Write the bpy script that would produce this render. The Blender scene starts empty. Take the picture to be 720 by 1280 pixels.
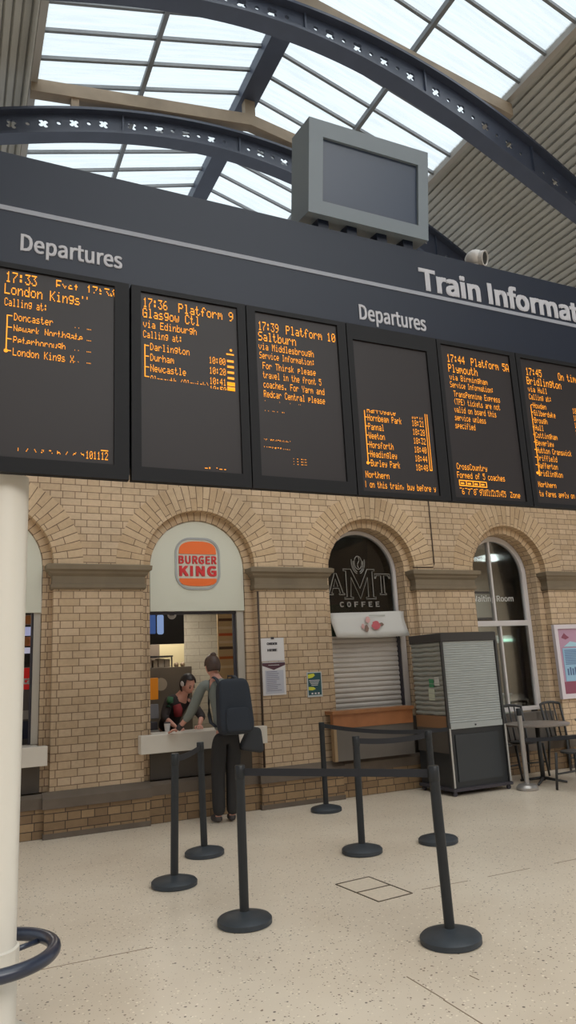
import bpy, bmesh, math, random
from mathutils import Vector, Matrix
random.seed(7)
S = bpy.context.scene
COL = S.collection
# ------------------------------------------------------------------ camera
EYE = 1.6
cam_d = bpy.data.cameras.new('camera'); cam = bpy.data.objects.new('camera', cam_d); COL.objects.link(cam)
cam_d.sensor_fit = 'HORIZONTAL'; cam_d.sensor_width = 36; cam_d.lens = 45.0; cam_d.clip_end = 300
right = Vector((0.90818, -0.41573, -0.04866)); down = Vector((0.04668, 0.21612, -0.97525)); fwd = Vector((0.41596, 0.88343, 0.21569))
m = Matrix((right, -down, -fwd)).transposed().to_4x4(); m.translation = Vector((0, 0, EYE))
cam.matrix_world = m
S.camera = cam
# ------------------------------------------------------------------ light and exposure
S.view_settings.view_transform = 'Standard'; S.view_settings.look = 'None'
S.view_settings.gamma = 1.0; S.view_settings.exposure = 0.0
S.view_settings.use_curve_mapping = False
w = bpy.data.worlds.new('sky'); S.world = w; w.use_nodes = True
wn = w.node_tree; wn.nodes.clear()
wo = wn.nodes.new('ShaderNodeOutputWorld'); bg = wn.nodes.new('ShaderNodeBackground')
tc = wn.nodes.new('ShaderNodeTexCoord'); sp = wn.nodes.new('ShaderNodeSeparateXYZ'); rp = wn.nodes.new('ShaderNodeValToRGB')
wn.links.new(tc.outputs['Generated'], sp.inputs[0]); wn.links.new(sp.outputs['Z'], rp.inputs[0])
rp.color_ramp.elements[0].position = 0.0; rp.color_ramp.elements[0].color = (0.62, 0.66, 0.70, 1)
rp.color_ramp.elements[1].position = 0.7; rp.color_ramp.elements[1].color = (0.78, 0.88, 0.97, 1)
wn.links.new(rp.outputs[0], bg.inputs[0]); bg.inputs[1].default_value = .92
wn.links.new(bg.outputs[0], wo.inputs[0])
def area(name, loc, size, power, color=(1, .96, .9), rot=(0, 0, 0), size_y=None):
    l = bpy.data.lights.new(name, 'AREA'); l.energy = power; l.size = size; l.color = color
    if size_y: l.shape = 'RECTANGLE'; l.size_y = size_y
    o = bpy.data.objects.new(name, l); COL.objects.link(o); o.location = loc; o.rotation_euler = rot
    return o
sun_l = bpy.data.lights.new('hazy_sun', 'SUN'); sun_l.energy = 7.0; sun_l.angle = math.radians(80); sun_l.color = (1.0, .97, .92)
sun = bpy.data.objects.new('hazy_sun', sun_l); COL.objects.link(sun); sun.rotation_euler = (math.radians(33), math.radians(4), 0)

# ------------------------------------------------------------------ helpers
def C(r, g, b):
    f = lambda v: (v/255/12.92) if v/255 <= .04045 else ((v/255+.055)/1.055)**2.4
    return (f(r), f(g), f(b), 1)
MATS = {}
def mat(name, col, rough=.6, metal=0., spec=.5, noise=0, nscale=8., emis=None, estr=0., bump=0., coat=0.):
    if name in MATS: return MATS[name]
    mt = bpy.data.materials.new(name); mt.use_nodes = True; MATS[name] = mt
    n = mt.node_tree; b = n.nodes['Principled BSDF']
    b.inputs['Base Color'].default_value = col; b.inputs['Roughness'].default_value = rough
    b.inputs['Metallic'].default_value = metal; b.inputs['Specular IOR Level'].default_value = spec
    if coat: b.inputs['Coat Weight'].default_value = coat
    if emis: b.inputs['Emission Color'].default_value = emis; b.inputs['Emission Strength'].default_value = estr
    if noise or bump:
        t = n.nodes.new('ShaderNodeTexCoord'); nz = n.nodes.new('ShaderNodeTexNoise'); nz.inputs['Scale'].default_value = nscale
        nz.inputs['Detail'].default_value = 5; n.links.new(t.outputs['Object'], nz.inputs['Vector'])
        if noise:
            mr = n.nodes.new('ShaderNodeMapRange'); mr.inputs['From Min'].default_value = .3; mr.inputs['From Max'].default_value = .7
            mr.inputs['To Min'].default_value = 1-noise; mr.inputs['To Max'].default_value = 1+noise
            vm = n.nodes.new('ShaderNodeVectorMath'); vm.operation = 'SCALE'; vm.inputs[0].default_value = col[:3]
            n.links.new(nz.outputs['Fac'], mr.inputs['Value']); n.links.new(mr.outputs[0], vm.inputs['Scale']); n.links.new(vm.outputs[0], b.inputs['Base Color'])
        if bump:
            bp = n.nodes.new('ShaderNodeBump'); bp.inputs['Strength'].default_value = bump; bp.inputs['Distance'].default_value = .01
            n.links.new(nz.outputs['Fac'], bp.inputs['Height']); n.links.new(bp.outputs[0], b.inputs['Normal'])
    return mt

def brick_mat(name, c1, c2, cm, coord='Object', bw=.235, rh=.0845, ms=.005, bump=.5, off=.5, sq=1., freq=2):
    mt = bpy.data.materials.new(name); mt.use_nodes = True; MATS[name] = mt
    n = mt.node_tree; b = n.nodes['Principled BSDF']; b.inputs['Roughness'].default_value = .55
    b.inputs['Specular IOR Level'].default_value = .35
    t = n.nodes.new('ShaderNodeTexCoord'); br = n.nodes.new('ShaderNodeTexBrick')
    if coord == 'Object':
        s = n.nodes.new('ShaderNodeSeparateXYZ'); n.links.new(t.outputs['Object'], s.inputs[0])
        ad = n.nodes.new('ShaderNodeMath'); ad.operation = 'ADD'; n.links.new(s.outputs[0], ad.inputs[0]); n.links.new(s.outputs[1], ad.inputs[1])
        cb = n.nodes.new('ShaderNodeCombineXYZ'); n.links.new(ad.outputs[0], cb.inputs[0]); n.links.new(s.outputs[2], cb.inputs[1])
        n.links.new(cb.outputs[0], br.inputs['Vector'])
    else:
        n.links.new(t.outputs['UV'], br.inputs['Vector'])
    br.inputs['Color1'].default_value = c1; br.inputs['Color2'].default_value = c2; br.inputs['Mortar'].default_value = cm
    br.inputs['Scale'].default_value = 1; br.inputs['Mortar Size'].default_value = ms; br.inputs['Mortar Smooth'].default_value = .3
    br.inputs['Brick Width'].default_value = bw; br.inputs['Row Height'].default_value = rh
    br.offset = off; br.squash = sq; br.squash_frequency = freq
    nz = n.nodes.new('ShaderNodeTexNoise'); nz.inputs['Scale'].default_value = 1.6; nz.inputs['Detail'].default_value = 6
    nz2 = n.nodes.new('ShaderNodeTexNoise'); nz2.inputs['Scale'].default_value = 30; nz2.inputs['Detail'].default_value = 4
    n.links.new(t.outputs['Object'], nz.inputs['Vector']); n.links.new(t.outputs['Object'], nz2.inputs['Vector'])
    a = n.nodes.new('ShaderNodeMath'); a.operation = 'ADD'; n.links.new(nz.outputs['Fac'], a.inputs[0])
    mu = n.nodes.new('ShaderNodeMath'); mu.operation = 'MULTIPLY'; mu.inputs[1].default_value = .5; n.links.new(nz2.outputs['Fac'], mu.inputs[0]); n.links.new(mu.outputs[0], a.inputs[1])
    mr = n.nodes.new('ShaderNodeMapRange'); mr.inputs['From Min'].default_value = .5; mr.inputs['From Max'].default_value = 1.0
    mr.inputs['To Min'].default_value = .84; mr.inputs['To Max'].default_value = 1.14; n.links.new(a.outputs[0], mr.inputs['Value'])
    vm = n.nodes.new('ShaderNodeVectorMath'); vm.operation = 'SCALE'
    n.links.new(br.outputs['Color'], vm.inputs[0]); n.links.new(mr.outputs[0], vm.inputs['Scale']); n.links.new(vm.outputs[0], b.inputs['Base Color'])
    bp = n.nodes.new('ShaderNodeBump'); bp.inputs['Strength'].default_value = bump; bp.inputs['Distance'].default_value = .006; bp.invert = True
    n.links.new(br.outputs['Fac'], bp.inputs['Height']); n.links.new(bp.outputs[0], b.inputs['Normal'])
    return mt

class MB:
    """collects shapes, links them as one mesh"""
    def __init__(s): s.bm = bmesh.new(); s.uv = None
    def box(s, x0, x1, y0, y1, z0, z1, rot=None, piv=None):
        vs = [s.bm.verts.new((x, y, z)) for x in (x0, x1) for y in (y0, y1) for z in (z0, z1)]
        for f in ((0, 1, 3, 2), (4, 6, 7, 5), (0, 4, 5, 1), (2, 3, 7, 6), (0, 2, 6, 4), (1, 5, 7, 3)): s.bm.faces.new([vs[i] for i in f])
        if rot is not None: bmesh.ops.rotate(s.bm, verts=vs, cent=piv or ((x0+x1)/2, (y0+y1)/2, (z0+z1)/2), matrix=rot)
        return s
    def poly(s, pts):
        s.bm.faces.new([s.bm.verts.new(p) for p in pts]); return s
    def prism(s, pts, v):
        """closed polygon pts (3d) extruded by vector v"""
        v = Vector(v); a = [s.bm.verts.new(p) for p in pts]; b = [s.bm.verts.new(Vector(p)+v) for p in pts]; n = len(pts)
        s.bm.faces.new(a[::-1]); s.bm.faces.new(b)
        for i in range(n): s.bm.faces.new((a[i], a[(i+1) % n], b[(i+1) % n], b[i]))
        return s
    def lathe(s, prof, c=(0, 0, 0), n=32, ax='z'):
        rings = []
        for r, z in prof:
            rings.append([s.bm.verts.new(Vector(c)+(Vector((r*math.cos(2*math.pi*i/n), r*math.sin(2*math.pi*i/n), z)) if ax == 'z' else Vector((r*math.cos(2*math.pi*i/n), z, r*math.sin(2*math.pi*i/n))))) for i in range(n)])
        for a, b in zip(rings, rings[1:]):
            for i in range(n): s.bm.faces.new((a[i], a[(i+1) % n], b[(i+1) % n], b[i]))
        s.bm.faces.new(rings[0][::-1]); s.bm.faces.new(rings[-1]); return s
    def tube(s, pts, r, n=10, closed=False, sy=1.):
        pts = [Vector(p) for p in pts]; rings = []; N = len(pts)
        up = Vector((0, 0, 1))
        for i, p in enumerate(pts):
            if closed: d = pts[(i+1) % N]-pts[i-1]
            else: d = pts[min(i+1, N-1)]-pts[max(i-1, 0)]
            d.normalize(); u = up if abs(d.dot(up)) < .95 else Vector((1, 0, 0))
            a = d.cross(u).normalized(); b = a.cross(d).normalized()
            rr = r[i] if isinstance(r, (list, tuple)) else r
            rings.append([s.bm.verts.new(p+a*rr*math.cos(2*math.pi*k/n)+b*rr*sy*math.sin(2*math.pi*k/n)) for k in range(n)])
        M = N if closed else N-1
        for i in range(M):
            A = rings[i]; B = rings[(i+1) % N]
            for k in range(n): s.bm.faces.new((A[k], A[(k+1) % n], B[(k+1) % n], B[k]))
        if not closed: s.bm.faces.new(rings[0][::-1]); s.bm.faces.new(rings[-1])
        return s
    def ball(s, c, r, sc=(1, 1, 1), seg=20):
        g = bmesh.ops.create_uvsphere(s.bm, u_segments=seg, v_segments=seg//2+2, radius=r)
        for v in g['verts']: v.co = Vector((v.co.x*sc[0], v.co.y*sc[1], v.co.z*sc[2]))+Vector(c)
        return s
    def build(s, name, material, parent=None, smooth=False, bevel=0., loc=None):
        bmesh.ops.recalc_face_normals(s.bm, faces=s.bm.faces)
        me = bpy.data.meshes.new(name); s.bm.to_mesh(me); s.bm.free()
        return link(name, me, material, parent, smooth, bevel)
def link(name, me, material, parent=None, smooth=False, bevel=0.):
    me.materials.clear(); me.materials.append(material)
    o = bpy.data.objects.new(name, me); COL.objects.link(o)
    if parent is not None:
        o.parent = parent; off = Vector((0, 0, 0)); q = parent
        while q is not None: off += Vector(q.location); q = q.parent
        me.transform(Matrix.Translation(-off))
    if smooth:
        for p in me.polygons: p.use_smooth = True
    if bevel:
        b = o.modifiers.new('bevel', 'BEVEL'); b.width = bevel; b.segments = 2; b.limit_method = 'ANGLE'
    if smooth and not bevel:
        pass
    return o
def thing(name, label, cat, loc=(0, 0, 0), group=None):
    o = bpy.data.objects.new(name, None); COL.objects.link(o); o.location = loc; o.empty_display_size = .2
    o['label'] = label; o['category'] = cat
    if group: o['group'] = group
    return o
def tag(o, label, cat, group=None):
    o['label'] = label; o['category'] = cat
    if group: o['group'] = group
    return o
def struct(o): o['kind'] = 'structure'; return o
def autosmooth(o, ang=40):
    me = o.data; bm = bmesh.new(); bm.from_mesh(me)
    for f in bm.faces: f.smooth = True
    for e in bm.edges:
        if len(e.link_faces) == 2 and e.calc_face_angle(0) > math.radians(ang): e.smooth = False
    bm.to_mesh(me); bm.free(); return o
def curve_mesh(polys, thick, name='outline'):
    """2d polygons (first outer, others holes) in xz -> filled mesh between y=0 and y=thick"""
    cu = bpy.data.curves.new(name, 'CURVE'); cu.dimensions = '2D'; cu.fill_mode = 'BOTH'; cu.extrude = thick/2
    for P in polys:
        s = cu.splines.new('POLY'); s.points.add(len(P)-1); s.use_cyclic_u = True
        for q, (x, z) in zip(s.points, P): q.co = (x, z, 0, 1)
    o = bpy.data.objects.new(name, cu); COL.objects.link(o)
    dg = bpy.context.evaluated_depsgraph_get(); me = bpy.data.meshes.new_from_object(o.evaluated_get(dg))
    bpy.data.objects.remove(o); bpy.data.curves.remove(cu)
    me.transform(Matrix(((1, 0, 0, 0), (0, 0, -1, thick/2), (0, 1, 0, 0), (0, 0, 0, 1))))
    return me
def join_meshes(ms, name='m'):
    bm = bmesh.new()
    for q in ms: bm.from_mesh(q)
    me = bpy.data.meshes.new(name); bm.to_mesh(me); bm.free(); return me
FONT = None
try:
    import os
    FONT = bpy.data.fonts.load(os.path.join(bpy.utils.resource_path('LOCAL'), 'datafiles', 'fonts', 'Noto Sans CJK Regular.woff2'))
except Exception: FONT = None
def text_mesh(s, x0, z0, wid, hei, y, thick=.004, bold=0., spacing=1.):
    """lettering fitted to a box on a plane facing -y"""
    cu = bpy.data.curves.new('t', 'FONT'); cu.body = s; cu.extrude = .02; cu.resolution_u = 3; cu.space_character = spacing
    if FONT: cu.font = FONT
    o = bpy.data.objects.new('t', cu); COL.objects.link(o)
    dg = bpy.context.evaluated_depsgraph_get(); me = bpy.data.meshes.new_from_object(o.evaluated_get(dg))
    bpy.data.objects.remove(o); bpy.data.curves.remove(cu)
    if bold:
        q = me; k = len(q.vertices); parts = []
        for i_, (dx, dy) in enumerate(((-1, -1), (1, -1), (-1, 1), (1, 1), (0, 0))):
            c_ = q.copy(); c_.transform(Matrix.Translation((dx*bold*.8, dy*bold*.5, 0)))
            for v in c_.vertices: v.co.z = .02+.003*i_ if v.co.z > 0 else -.02-.003*i_
            parts.append(c_)
        me = join_meshes(parts)
    xs = [v.co.x for v in me.vertices]; ys = [v.co.y for v in me.vertices]
    a, b, c, d = min(xs), max(xs), min(ys), max(ys)
    for v in me.vertices:
        v.co = Vector((x0+(v.co.x-a)/(b-a)*wid, y - (thick+(v.co.z-.02)*.15 if v.co.z > 0 else 0), z0+(v.co.y-c)/(d-c)*hei))
    return me
def arc(cx, cz, r, a0, a1, n): return [(cx+r*math.cos(math.radians(a0+(a1-a0)*i/n)), cz+r*math.sin(math.radians(a0+(a1-a0)*i/n))) for i in range(n+1)]

# ------------------------------------------------------------------ materials
brick = brick_mat('buff_brick', C(198, 173, 144), C(185, 159, 128), C(120, 98, 77), off=.5, sq=.6, freq=2)
brick_ring = brick_mat('arch_brick', C(198, 172, 140), C(182, 154, 120), C(108, 86, 66), coord='UV', bw=.31, rh=.0845, off=.62, sq=1.)
brick_low = brick_mat('plinth_brick', C(150, 124, 92), C(122, 98, 72), C(66, 52, 42), off=.5, sq=.6, freq=2)
stone = mat('cornice_stone', C(120, 106, 86), .7, noise=.12, nscale=3)
stone_dark = mat('plinth_stone', C(98, 86, 74), .7, noise=.15, nscale=4)
white_panel = mat('white_fascia', C(206, 205, 190), .5)
counter_white = mat('white_counter', C(216, 208, 196), .35)
board_m = mat('board_sky_tint', C(7, 20, 40), .5, spec=.38)  # blue of the reflected sky put into the base colour
screen_case = mat('screen_case', C(16, 16, 19), .6, spec=.25)
screen_glass = mat('screen_glass', C(42, 38, 39), .45, spec=.25, noise=.05, nscale=1.5)
sign_grey = mat('sign_lettering', C(176, 176, 182), .6)
led = mat('amber_led', C(40, 20, 5), .6, emis=C(255, 158, 30), estr=1.5)
iron = mat('dark_iron', C(58, 65, 82), .5, noise=.1, nscale=3)
iron_grey = mat('grey_glazing_bar', C(110, 114, 118), .5)
timber = mat('roof_timber', C(142, 127, 108), .7, noise=.12, nscale=4)
corr = mat('corrugated_sheet', C(160, 158, 150), .6, noise=.06, nscale=2)
black_post = mat('black_post', C(36, 38, 40), .45, spec=.35, noise=.08, nscale=20)
black_base = mat('black_base', C(46, 52, 58), .5, noise=.1, nscale=25)
belt_m = mat('belt_webbing', C(36, 36, 40), .8)
steel = mat('brushed_steel', C(170, 165, 160), .35, metal=.7)
cream_paint = mat('cream_paint', C(214, 208, 196), .35)
navy_hoop = mat('hoop_blue', C(44, 50, 66), .28, spec=.6)
dark = mat('dark_interior', C(40, 37, 35), .8)
shutter_m = mat('shutter_grey', C(196, 188, 180), .42, noise=.04, nscale=3)
shutter_k = mat('kiosk_shutter', C(168, 172, 170), .45)
wood = mat('counter_wood', C(150, 100, 62), .4, noise=.18, nscale=6)
white_frame = mat('window_white', C(206, 200, 198), .4)
paper = mat('paper_white', C(214, 210, 210), .6)
ink = mat('ink_dark', C(58, 54, 60), .7)

# ------------------------------------------------------------------ floor
fm = bpy.data.materials.new('terrazzo'); fm.use_nodes = True
n = fm.node_tree; b = n.nodes['Principled BSDF']; b.inputs['Roughness'].default_value = .3; b.inputs['Specular IOR Level'].default_value = .35
t = n.nodes.new('ShaderNodeTexCoord')
nz = n.nodes.new('ShaderNodeTexNoise'); nz.inputs['Scale'].default_value = .9; nz.inputs['Detail'].default_value = 4
r1 = n.nodes.new('ShaderNodeValToRGB'); r1.color_ramp.elements[0].color = C(206, 191, 171); r1.color_ramp.elements[1].color = C(222, 209, 190)
r1.color_ramp.elements[0].position = .3; r1.color_ramp.elements[1].position = .7
n.links.new(t.outputs['Object'], nz.inputs[0]); n.links.new(nz.outputs['Fac'], r1.inputs[0])
cur = r1.outputs[0]
for sc, th, colr, seed in ((42, .10, C(118, 98, 78), 0), (70, .11, C(140, 118, 96), 3), (28, .07, C(90, 76, 64), 9), (50, .12, C(236, 224, 204), 17)):
    mp = n.nodes.new('ShaderNodeMapping'); mp.inputs['Location'].default_value = (seed, seed*2.3, 0); n.links.new(t.outputs['Object'], mp.inputs[0])
    vo = n.nodes.new('ShaderNodeTexVoronoi'); vo.inputs['Scale'].default_value = sc; n.links.new(mp.outputs[0], vo.inputs['Vector'])
    # only some cells carry a chip
    sx = n.nodes.new('ShaderNodeSeparateColor'); n.links.new(vo.outputs['Color'], sx.inputs[0])
    g1 = n.nodes.new('ShaderNodeMath'); g1.operation = 'MULTIPLY'; g1.inputs[1].default_value = th*3.2; n.links.new(sx.outputs[0], g1.inputs[0])
    lt = n.nodes.new('ShaderNodeMath'); lt.operation = 'LESS_THAN'; n.links.new(vo.outputs['Distance'], lt.inputs[0]); n.links.new(g1.outputs[0], lt.inputs[1])
    gt = n.nodes.new('ShaderNodeMath'); gt.operation = 'GREATER_THAN'; gt.inputs[1].default_value = .72; n.links.new(sx.outputs[1], gt.inputs[0])
    mm = n.nodes.new('ShaderNodeMath'); mm.operation = 'MULTIPLY'; n.links.new(lt.outputs[0], mm.inputs[0]); n.links.new(gt.outputs[0], mm.inputs[1])
    mx = n.nodes.new('ShaderNodeMix'); mx.data_type = 'RGBA'; n.links.new(mm.outputs[0], mx.inputs['Factor']); n.links.new(cur, mx.inputs[6]); mx.inputs[7].default_value = colr
    cur = mx.outputs[2]
n.links.new(cur, b.inputs['Base Color'])
struct(MB().box(-14, 26, -14, 12.5, -.2, 0).build('floor', fm))
# thin joints in the terrazzo
joint = mat('joint_line', C(140, 120, 98), .7)
def line_on_floor(mb, a, b_, wd=.006, z=.0015):
    a = Vector((*a, 0)); b_ = Vector((*b_, 0)); d = (b_-a).normalized(); q = Vector((-d.y, d.x, 0))*wd/2
    mb.prism([a-q, b_-q, b_+q, a+q], (0, 0, z))
mb = MB()
for a, b_ in [((.824, 4.798), (1.2, 4.79)), ((2.26, 3.62), (2.266, 3.3)), ((2.545, 3.46), (2.55, 3.39)), ((3.79, 4.809), (4.2, 4.803)), ((.82, 4.798), (-1.5, 4.82)), ((4.45, 4.80), (5.2, 4.79)), ((2.26, 3.3), (2.262, 2.95)),((3.2,4.83),(3.6,4.81))]:
    line_on_floor(mb, a, b_)
struct(mb.build('trim_1', joint))
# inset service cover
t_ = thing('floor_access_cover', 'rectangular service cover flush in the floor, outlined by two thin dark frames', 'floor cover', (2.93, 5.04, 0))
brass = mat('cover_frame', C(92, 80, 64), .5, metal=.2)
P = [(2.74, 5.30), (3.05, 5.33), (3.09, 4.79), (2.79, 4.76)]
mid = [(2.765, 5.03), (3.07, 5.05)]
mb = MB()
for a, b_ in zip(P, P[1:]+P[:1]): line_on_floor(mb, a, b_, .009, .004)
line_on_floor(mb, *mid, .009, .004)
mb.build('frame', brass, t_)
ci = mat('cover_infill', C(214, 200, 180), .4, noise=.08, nscale=40)
MB().prism([(P[0][0]+.01, P[0][1]-.01, 0), (P[1][0]-.01, P[1][1]-.01, 0), (mid[1][0]-.01, mid[1][1]+.01, 0), (mid[0][0]+.01, mid[0][1]+.01, 0)], (0, 0, .002)).build('infill_panel', ci, t_)
MB().prism([(mid[0][0]+.01, mid[0][1]-.01, 0), (mid[1][0]-.01, mid[1][1]-.01, 0), (P[2][0]-.01, P[2][1]+.01, 0), (P[3][0]+.01, P[3][1]+.01, 0)], (0, 0, .002)).build('infill_panel', ci, t_)

# ------------------------------------------------------------------ brick wall with arches
D = 8.55
CX = [.30, 2.785, 5.26, 7.735, 10.21]
SPR = 2.92
def keyhole(cx, hw, z0, spr=SPR, n=24): return [(cx+hw, z0), (cx-hw, z0)] + [(cx-hw, spr)]+arc(cx, spr, hw, 180, 0, n)[1:]
XL, XR, ZT = -3.2, 13., 6.3
me = curve_mesh([[(XL, 0), (XR, 0), (XR, ZT), (XL, ZT)]]+[keyhole(c, .73, .45) for c in CX], .12); me.transform(Matrix.Translation((0, D, 0)))
struct(link('wall_back', me, brick))
me = curve_mesh([[(XL, 0), (XR, 0), (XR, ZT), (XL, ZT)]]+[keyhole(c, .62, .45) for c in CX], .30); me.transform(Matrix.Translation((0, D+.12, 0)))
struct(link('wall_back_inner', me, brick))
struct(MB().box(-14, 26, -10.4, -10, 0, 7.5).build('wall_reflection_backdrop', mat('backdrop_brown', C(150, 128, 104), .8, noise=.1, nscale=2)))  # wall added out of view so the window glass reflects brown
# voussoir rings, polar brick pattern
def ring(cx, r0, r1, y0, y1, name, bw):
    bm = bmesh.new(); uvl = bm.loops.layers.uv.new('UVMap'); N = 48
    rows = []
    for i in range(N+1):
        a = math.pi*i/N; cs, sn = math.cos(a), math.sin(a)
        rows.append([bm.verts.new((cx+r*cs, y, SPR+r*sn)) for r, y in ((r1, y1), (r1, y0), (r0, y0), (r0, y1))])
    u = [0, y1-y0, y1-y0+r1-r0, 2*(y1-y0)+r1-r0]
    L = math.pi*(r0+r1)/2; L = round(L/.0845)*.0845
    for i in range(N):
        for k in range(3):
            f = bm.faces.new((rows[i][k], rows[i][k+1], rows[i+1][k+1], rows[i+1][k]))
            for lp, (uu, vv) in zip(f.loops, ((u[k], i), (u[k+1], i), (u[k+1], i+1), (u[k], i+1))): lp[uvl].uv = (uu, vv/N*L)
    bmesh.ops.recalc_face_normals(bm, faces=bm.faces)
    me = bpy.data.meshes.new(name); bm.to_mesh(me); bm.free()
    return link(name, me, brick_ring)
ti = 2
for c in CX:
    struct(ring(c, .725, 1.055, D-.008, D+.13, 'trim_%d' % ti, .17)); ti += 1
    struct(ring(c, .615, .735, D+.108, D+.30, 'trim_%d' % ti, .17)); ti += 1
# plinth: brick with a stone cap, stepping forward at each pier
def slab_loft(prof, x0, x1, yb, name, m_, y0=D):
    """mitred moulding: prof = (overhang, z)"""
    bm = bmesh.new(); rows = []
    for o_, z in prof: rows.append([bm.verts.new(p) for p in ((x0-o_, yb, z), (x0-o_, y0-o_, z), (x1+o_, y0-o_, z), (x1+o_, yb, z))])
    for a, b_ in zip(rows, rows[1:]):
        for k in range(4): bm.faces.new((a[k], a[(k+1) % 4], b_[(k+1) % 4], b_[k]))
    bm.faces.new(rows[0]); bm.faces.new(rows[-1][::-1]); bmesh.ops.recalc_face_normals(bm, faces=bm.faces)
    me = bpy.data.meshes.new(name); bm.to_mesh(me); bm.free(); return link(name, me, m_)
for i in range(len(CX)-1):
    a, b_ = CX[i]+.73, CX[i+1]-.73
    struct(slab_loft([(.02, 2.64), (.035, 2.66), (.035, 2.70), (.02, 2.705), (.02, 2.79), (.05, 2.82), (.06, 2.845), (.09, 2.865), (.095, 2.915), (.06, 2.93)], a, b_, D+.16, 'trim_%d' % ti, stone)); ti += 1
mb = MB().box(XL, XR, D-.03, D+.35, 0, .30)
for i in range(-1, len(CX)):
    a = (CX[i]+.73-.06) if i >= 0 else XL; b_ = (CX[i+1]-.73+.04) if i+1 < len(CX) else XR
    mb.box(a, b_, D-.10, D, 0, .301)
struct(mb.build('baseboard_brick', brick_low))
mb = MB().prism([(XL, D-.05, .30), (XL, D-.05, .41), (XL, D-.02, .45), (XL, D+.36, .45), (XL, D+.36, .30)], (XR-XL, 0, 0))
for i in range(-1, len(CX)):
    a = (CX[i]+.73-.08) if i >= 0 else XL; b_ = (CX[i+1]-.73+.06) if i+1 < len(CX) else XR
    mb.prism([(a, D-.125, .30), (a, D-.125, .40), (a, D-.012, .462), (a, D-.012, .30)], (b_-a, 0, 0))
    mb.box(a+.01, b_-.01, D-.108, D-.02, 0, .055)
struct(mb.build('baseboard_back', stone_dark))
# apron below each counter or window
ap = mat('apron_paint', C(84, 76, 68), .6, noise=.05)
for c, z1 in zip(CX, (.78, .78, .92, .82, .82)):
    struct(MB().box(c-.635, c+.635, D+.10, D+(.20 if c < 4 else .31), .44, z1).build('wall_apron', ap))
# conduit
tag(MB().tube([(6.33, D-.012, 4.6), (6.33, D-.012, 3.02), (6.3, D-.012, 2.97), (5.95, D-.012, 2.965)], .008, 8).build('cable_conduit', mat('conduit', C(74, 58, 44), .6), smooth=True),
    'thin brown cable running down the brickwork beside the coffee window arch', 'cable')
tag(MB().tube([(3.535, D-.012, 2.62), (3.535, D-.012, .47)], .014, 8).build('dark_band', mat('band_brown', C(72, 56, 44), .6), smooth=True),
    'thin dark brown vertical pipe on the pier right of the burger window', 'band')  # dark vertical line down the pier edge, built as a thin tube
exec_after = []

# ------------------------------------------------------------------ roof (profile above eye level, measured)
def rz(x):   # glazed planes
    return EYE + 10.053 - .2965*abs(x-4.293)
GX = [.738, 2.42, 4.293, 6.17, 7.848]
Ya, Yb = -6.5, 17.
TY = [-5.3, -2.7, -.05, 2.58, 5.2, 7.84, 10.45, 13.1, 15.7]
pane_m = bpy.data.materials.new('roof_glass'); pane_m.use_nodes = True
n = pane_m.node_tree; n.nodes.clear(); o_ = n.nodes.new('ShaderNodeOutputMaterial')
tr = n.nodes.new('ShaderNodeBsdfTransparent'); tr.inputs[0].default_value = (.95, .97, .98, 1)
tl = n.nodes.new('ShaderNodeBsdfTranslucent'); tl.inputs[0].default_value = (.54, .585, .61, 1)
gl = n.nodes.new('ShaderNodeBsdfGlossy'); gl.inputs['Roughness'].default_value = .2
t = n.nodes.new('ShaderNodeTexCoord'); mp = n.nodes.new('ShaderNodeMapping'); mp.inputs['Scale'].default_value = (.5, 7, 1)
nz = n.nodes.new('ShaderNodeTexNoise'); nz.inputs['Scale'].default_value = 2.2; nz.inputs['Detail'].default_value = 6
mr = n.nodes.new('ShaderNodeMapRange'); mr.inputs['From Min'].default_value = .35; mr.inputs['From Max'].default_value = .7; mr.inputs['To Min'].default_value = .25; mr.inputs['To Max'].default_value = .6
n.links.new(t.outputs['Object'], mp.inputs[0]); n.links.new(mp.outputs[0], nz.inputs[0]); n.links.new(nz.outputs['Fac'], mr.inputs['Value'])
m1 = n.nodes.new('ShaderNodeMixShader'); n.links.new(mr.outputs[0], m1.inputs[0]); n.links.new(tr.outputs[0], m1.inputs[1]); n.links.new(tl.outputs[0], m1.inputs[2])
m2 = n.nodes.new('ShaderNodeMixShader'); m2.inputs[0].default_value = .04; n.links.new(m1.outputs[0], m2.inputs[1]); n.links.new(gl.outputs[0], m2.inputs[2])
n.links.new(m2.outputs[0], o_.inputs[0])
def wempty(name, loc=(0, 0, 0)):
    o = bpy.data.objects.new(name, None); COL.objects.link(o); o.location = loc; o['kind'] = 'structure'; return o
sky = wempty('window_1', (4.293, 5, rz(4.293)))
bars_y = [2.9, 3.5, 4.1, 4.7, 5.3, 5.95, 6.55, 7.12, 7.85, 8.43, 8.92, 9.43, 9.97, 10.5, 11.02, 11.54, 12.06, 12.6, 13.1, 13.6, 14.1]
for i in range(4):
    x0, x1 = GX[i], GX[i+1]
    MB().prism([(x0, Ya, rz(x0)), (x1, Ya, rz(x1)), (x1, Ya, rz(x1)+.01), (x0, Ya, rz(x0)+.01)], (0, Yb-Ya, 0)).build('glass_pane', pane_m, sky)
def sloped_bar(x0, x1, y, wd, dz0, dz1, name, m_, par):
    return MB().prism([(x0, y-wd/2, rz(x0)+dz0), (x1, y-wd/2, rz(x1)+dz0), (x1, y-wd/2, rz(x1)+dz1), (x0, y-wd/2, rz(x0)+dz1)], (0, wd, 0)).build(name, m_, par)
for y in bars_y:
    if y < 2 or y > 14.5: continue
    sloped_bar(GX[0], GX[2], y, .045, -.06, -.002, 'glazing_bar', iron_grey, sky); sloped_bar(GX[2], GX[4], y, .045, -.06, -.002, 'glazing_bar', iron_grey, sky)
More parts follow.
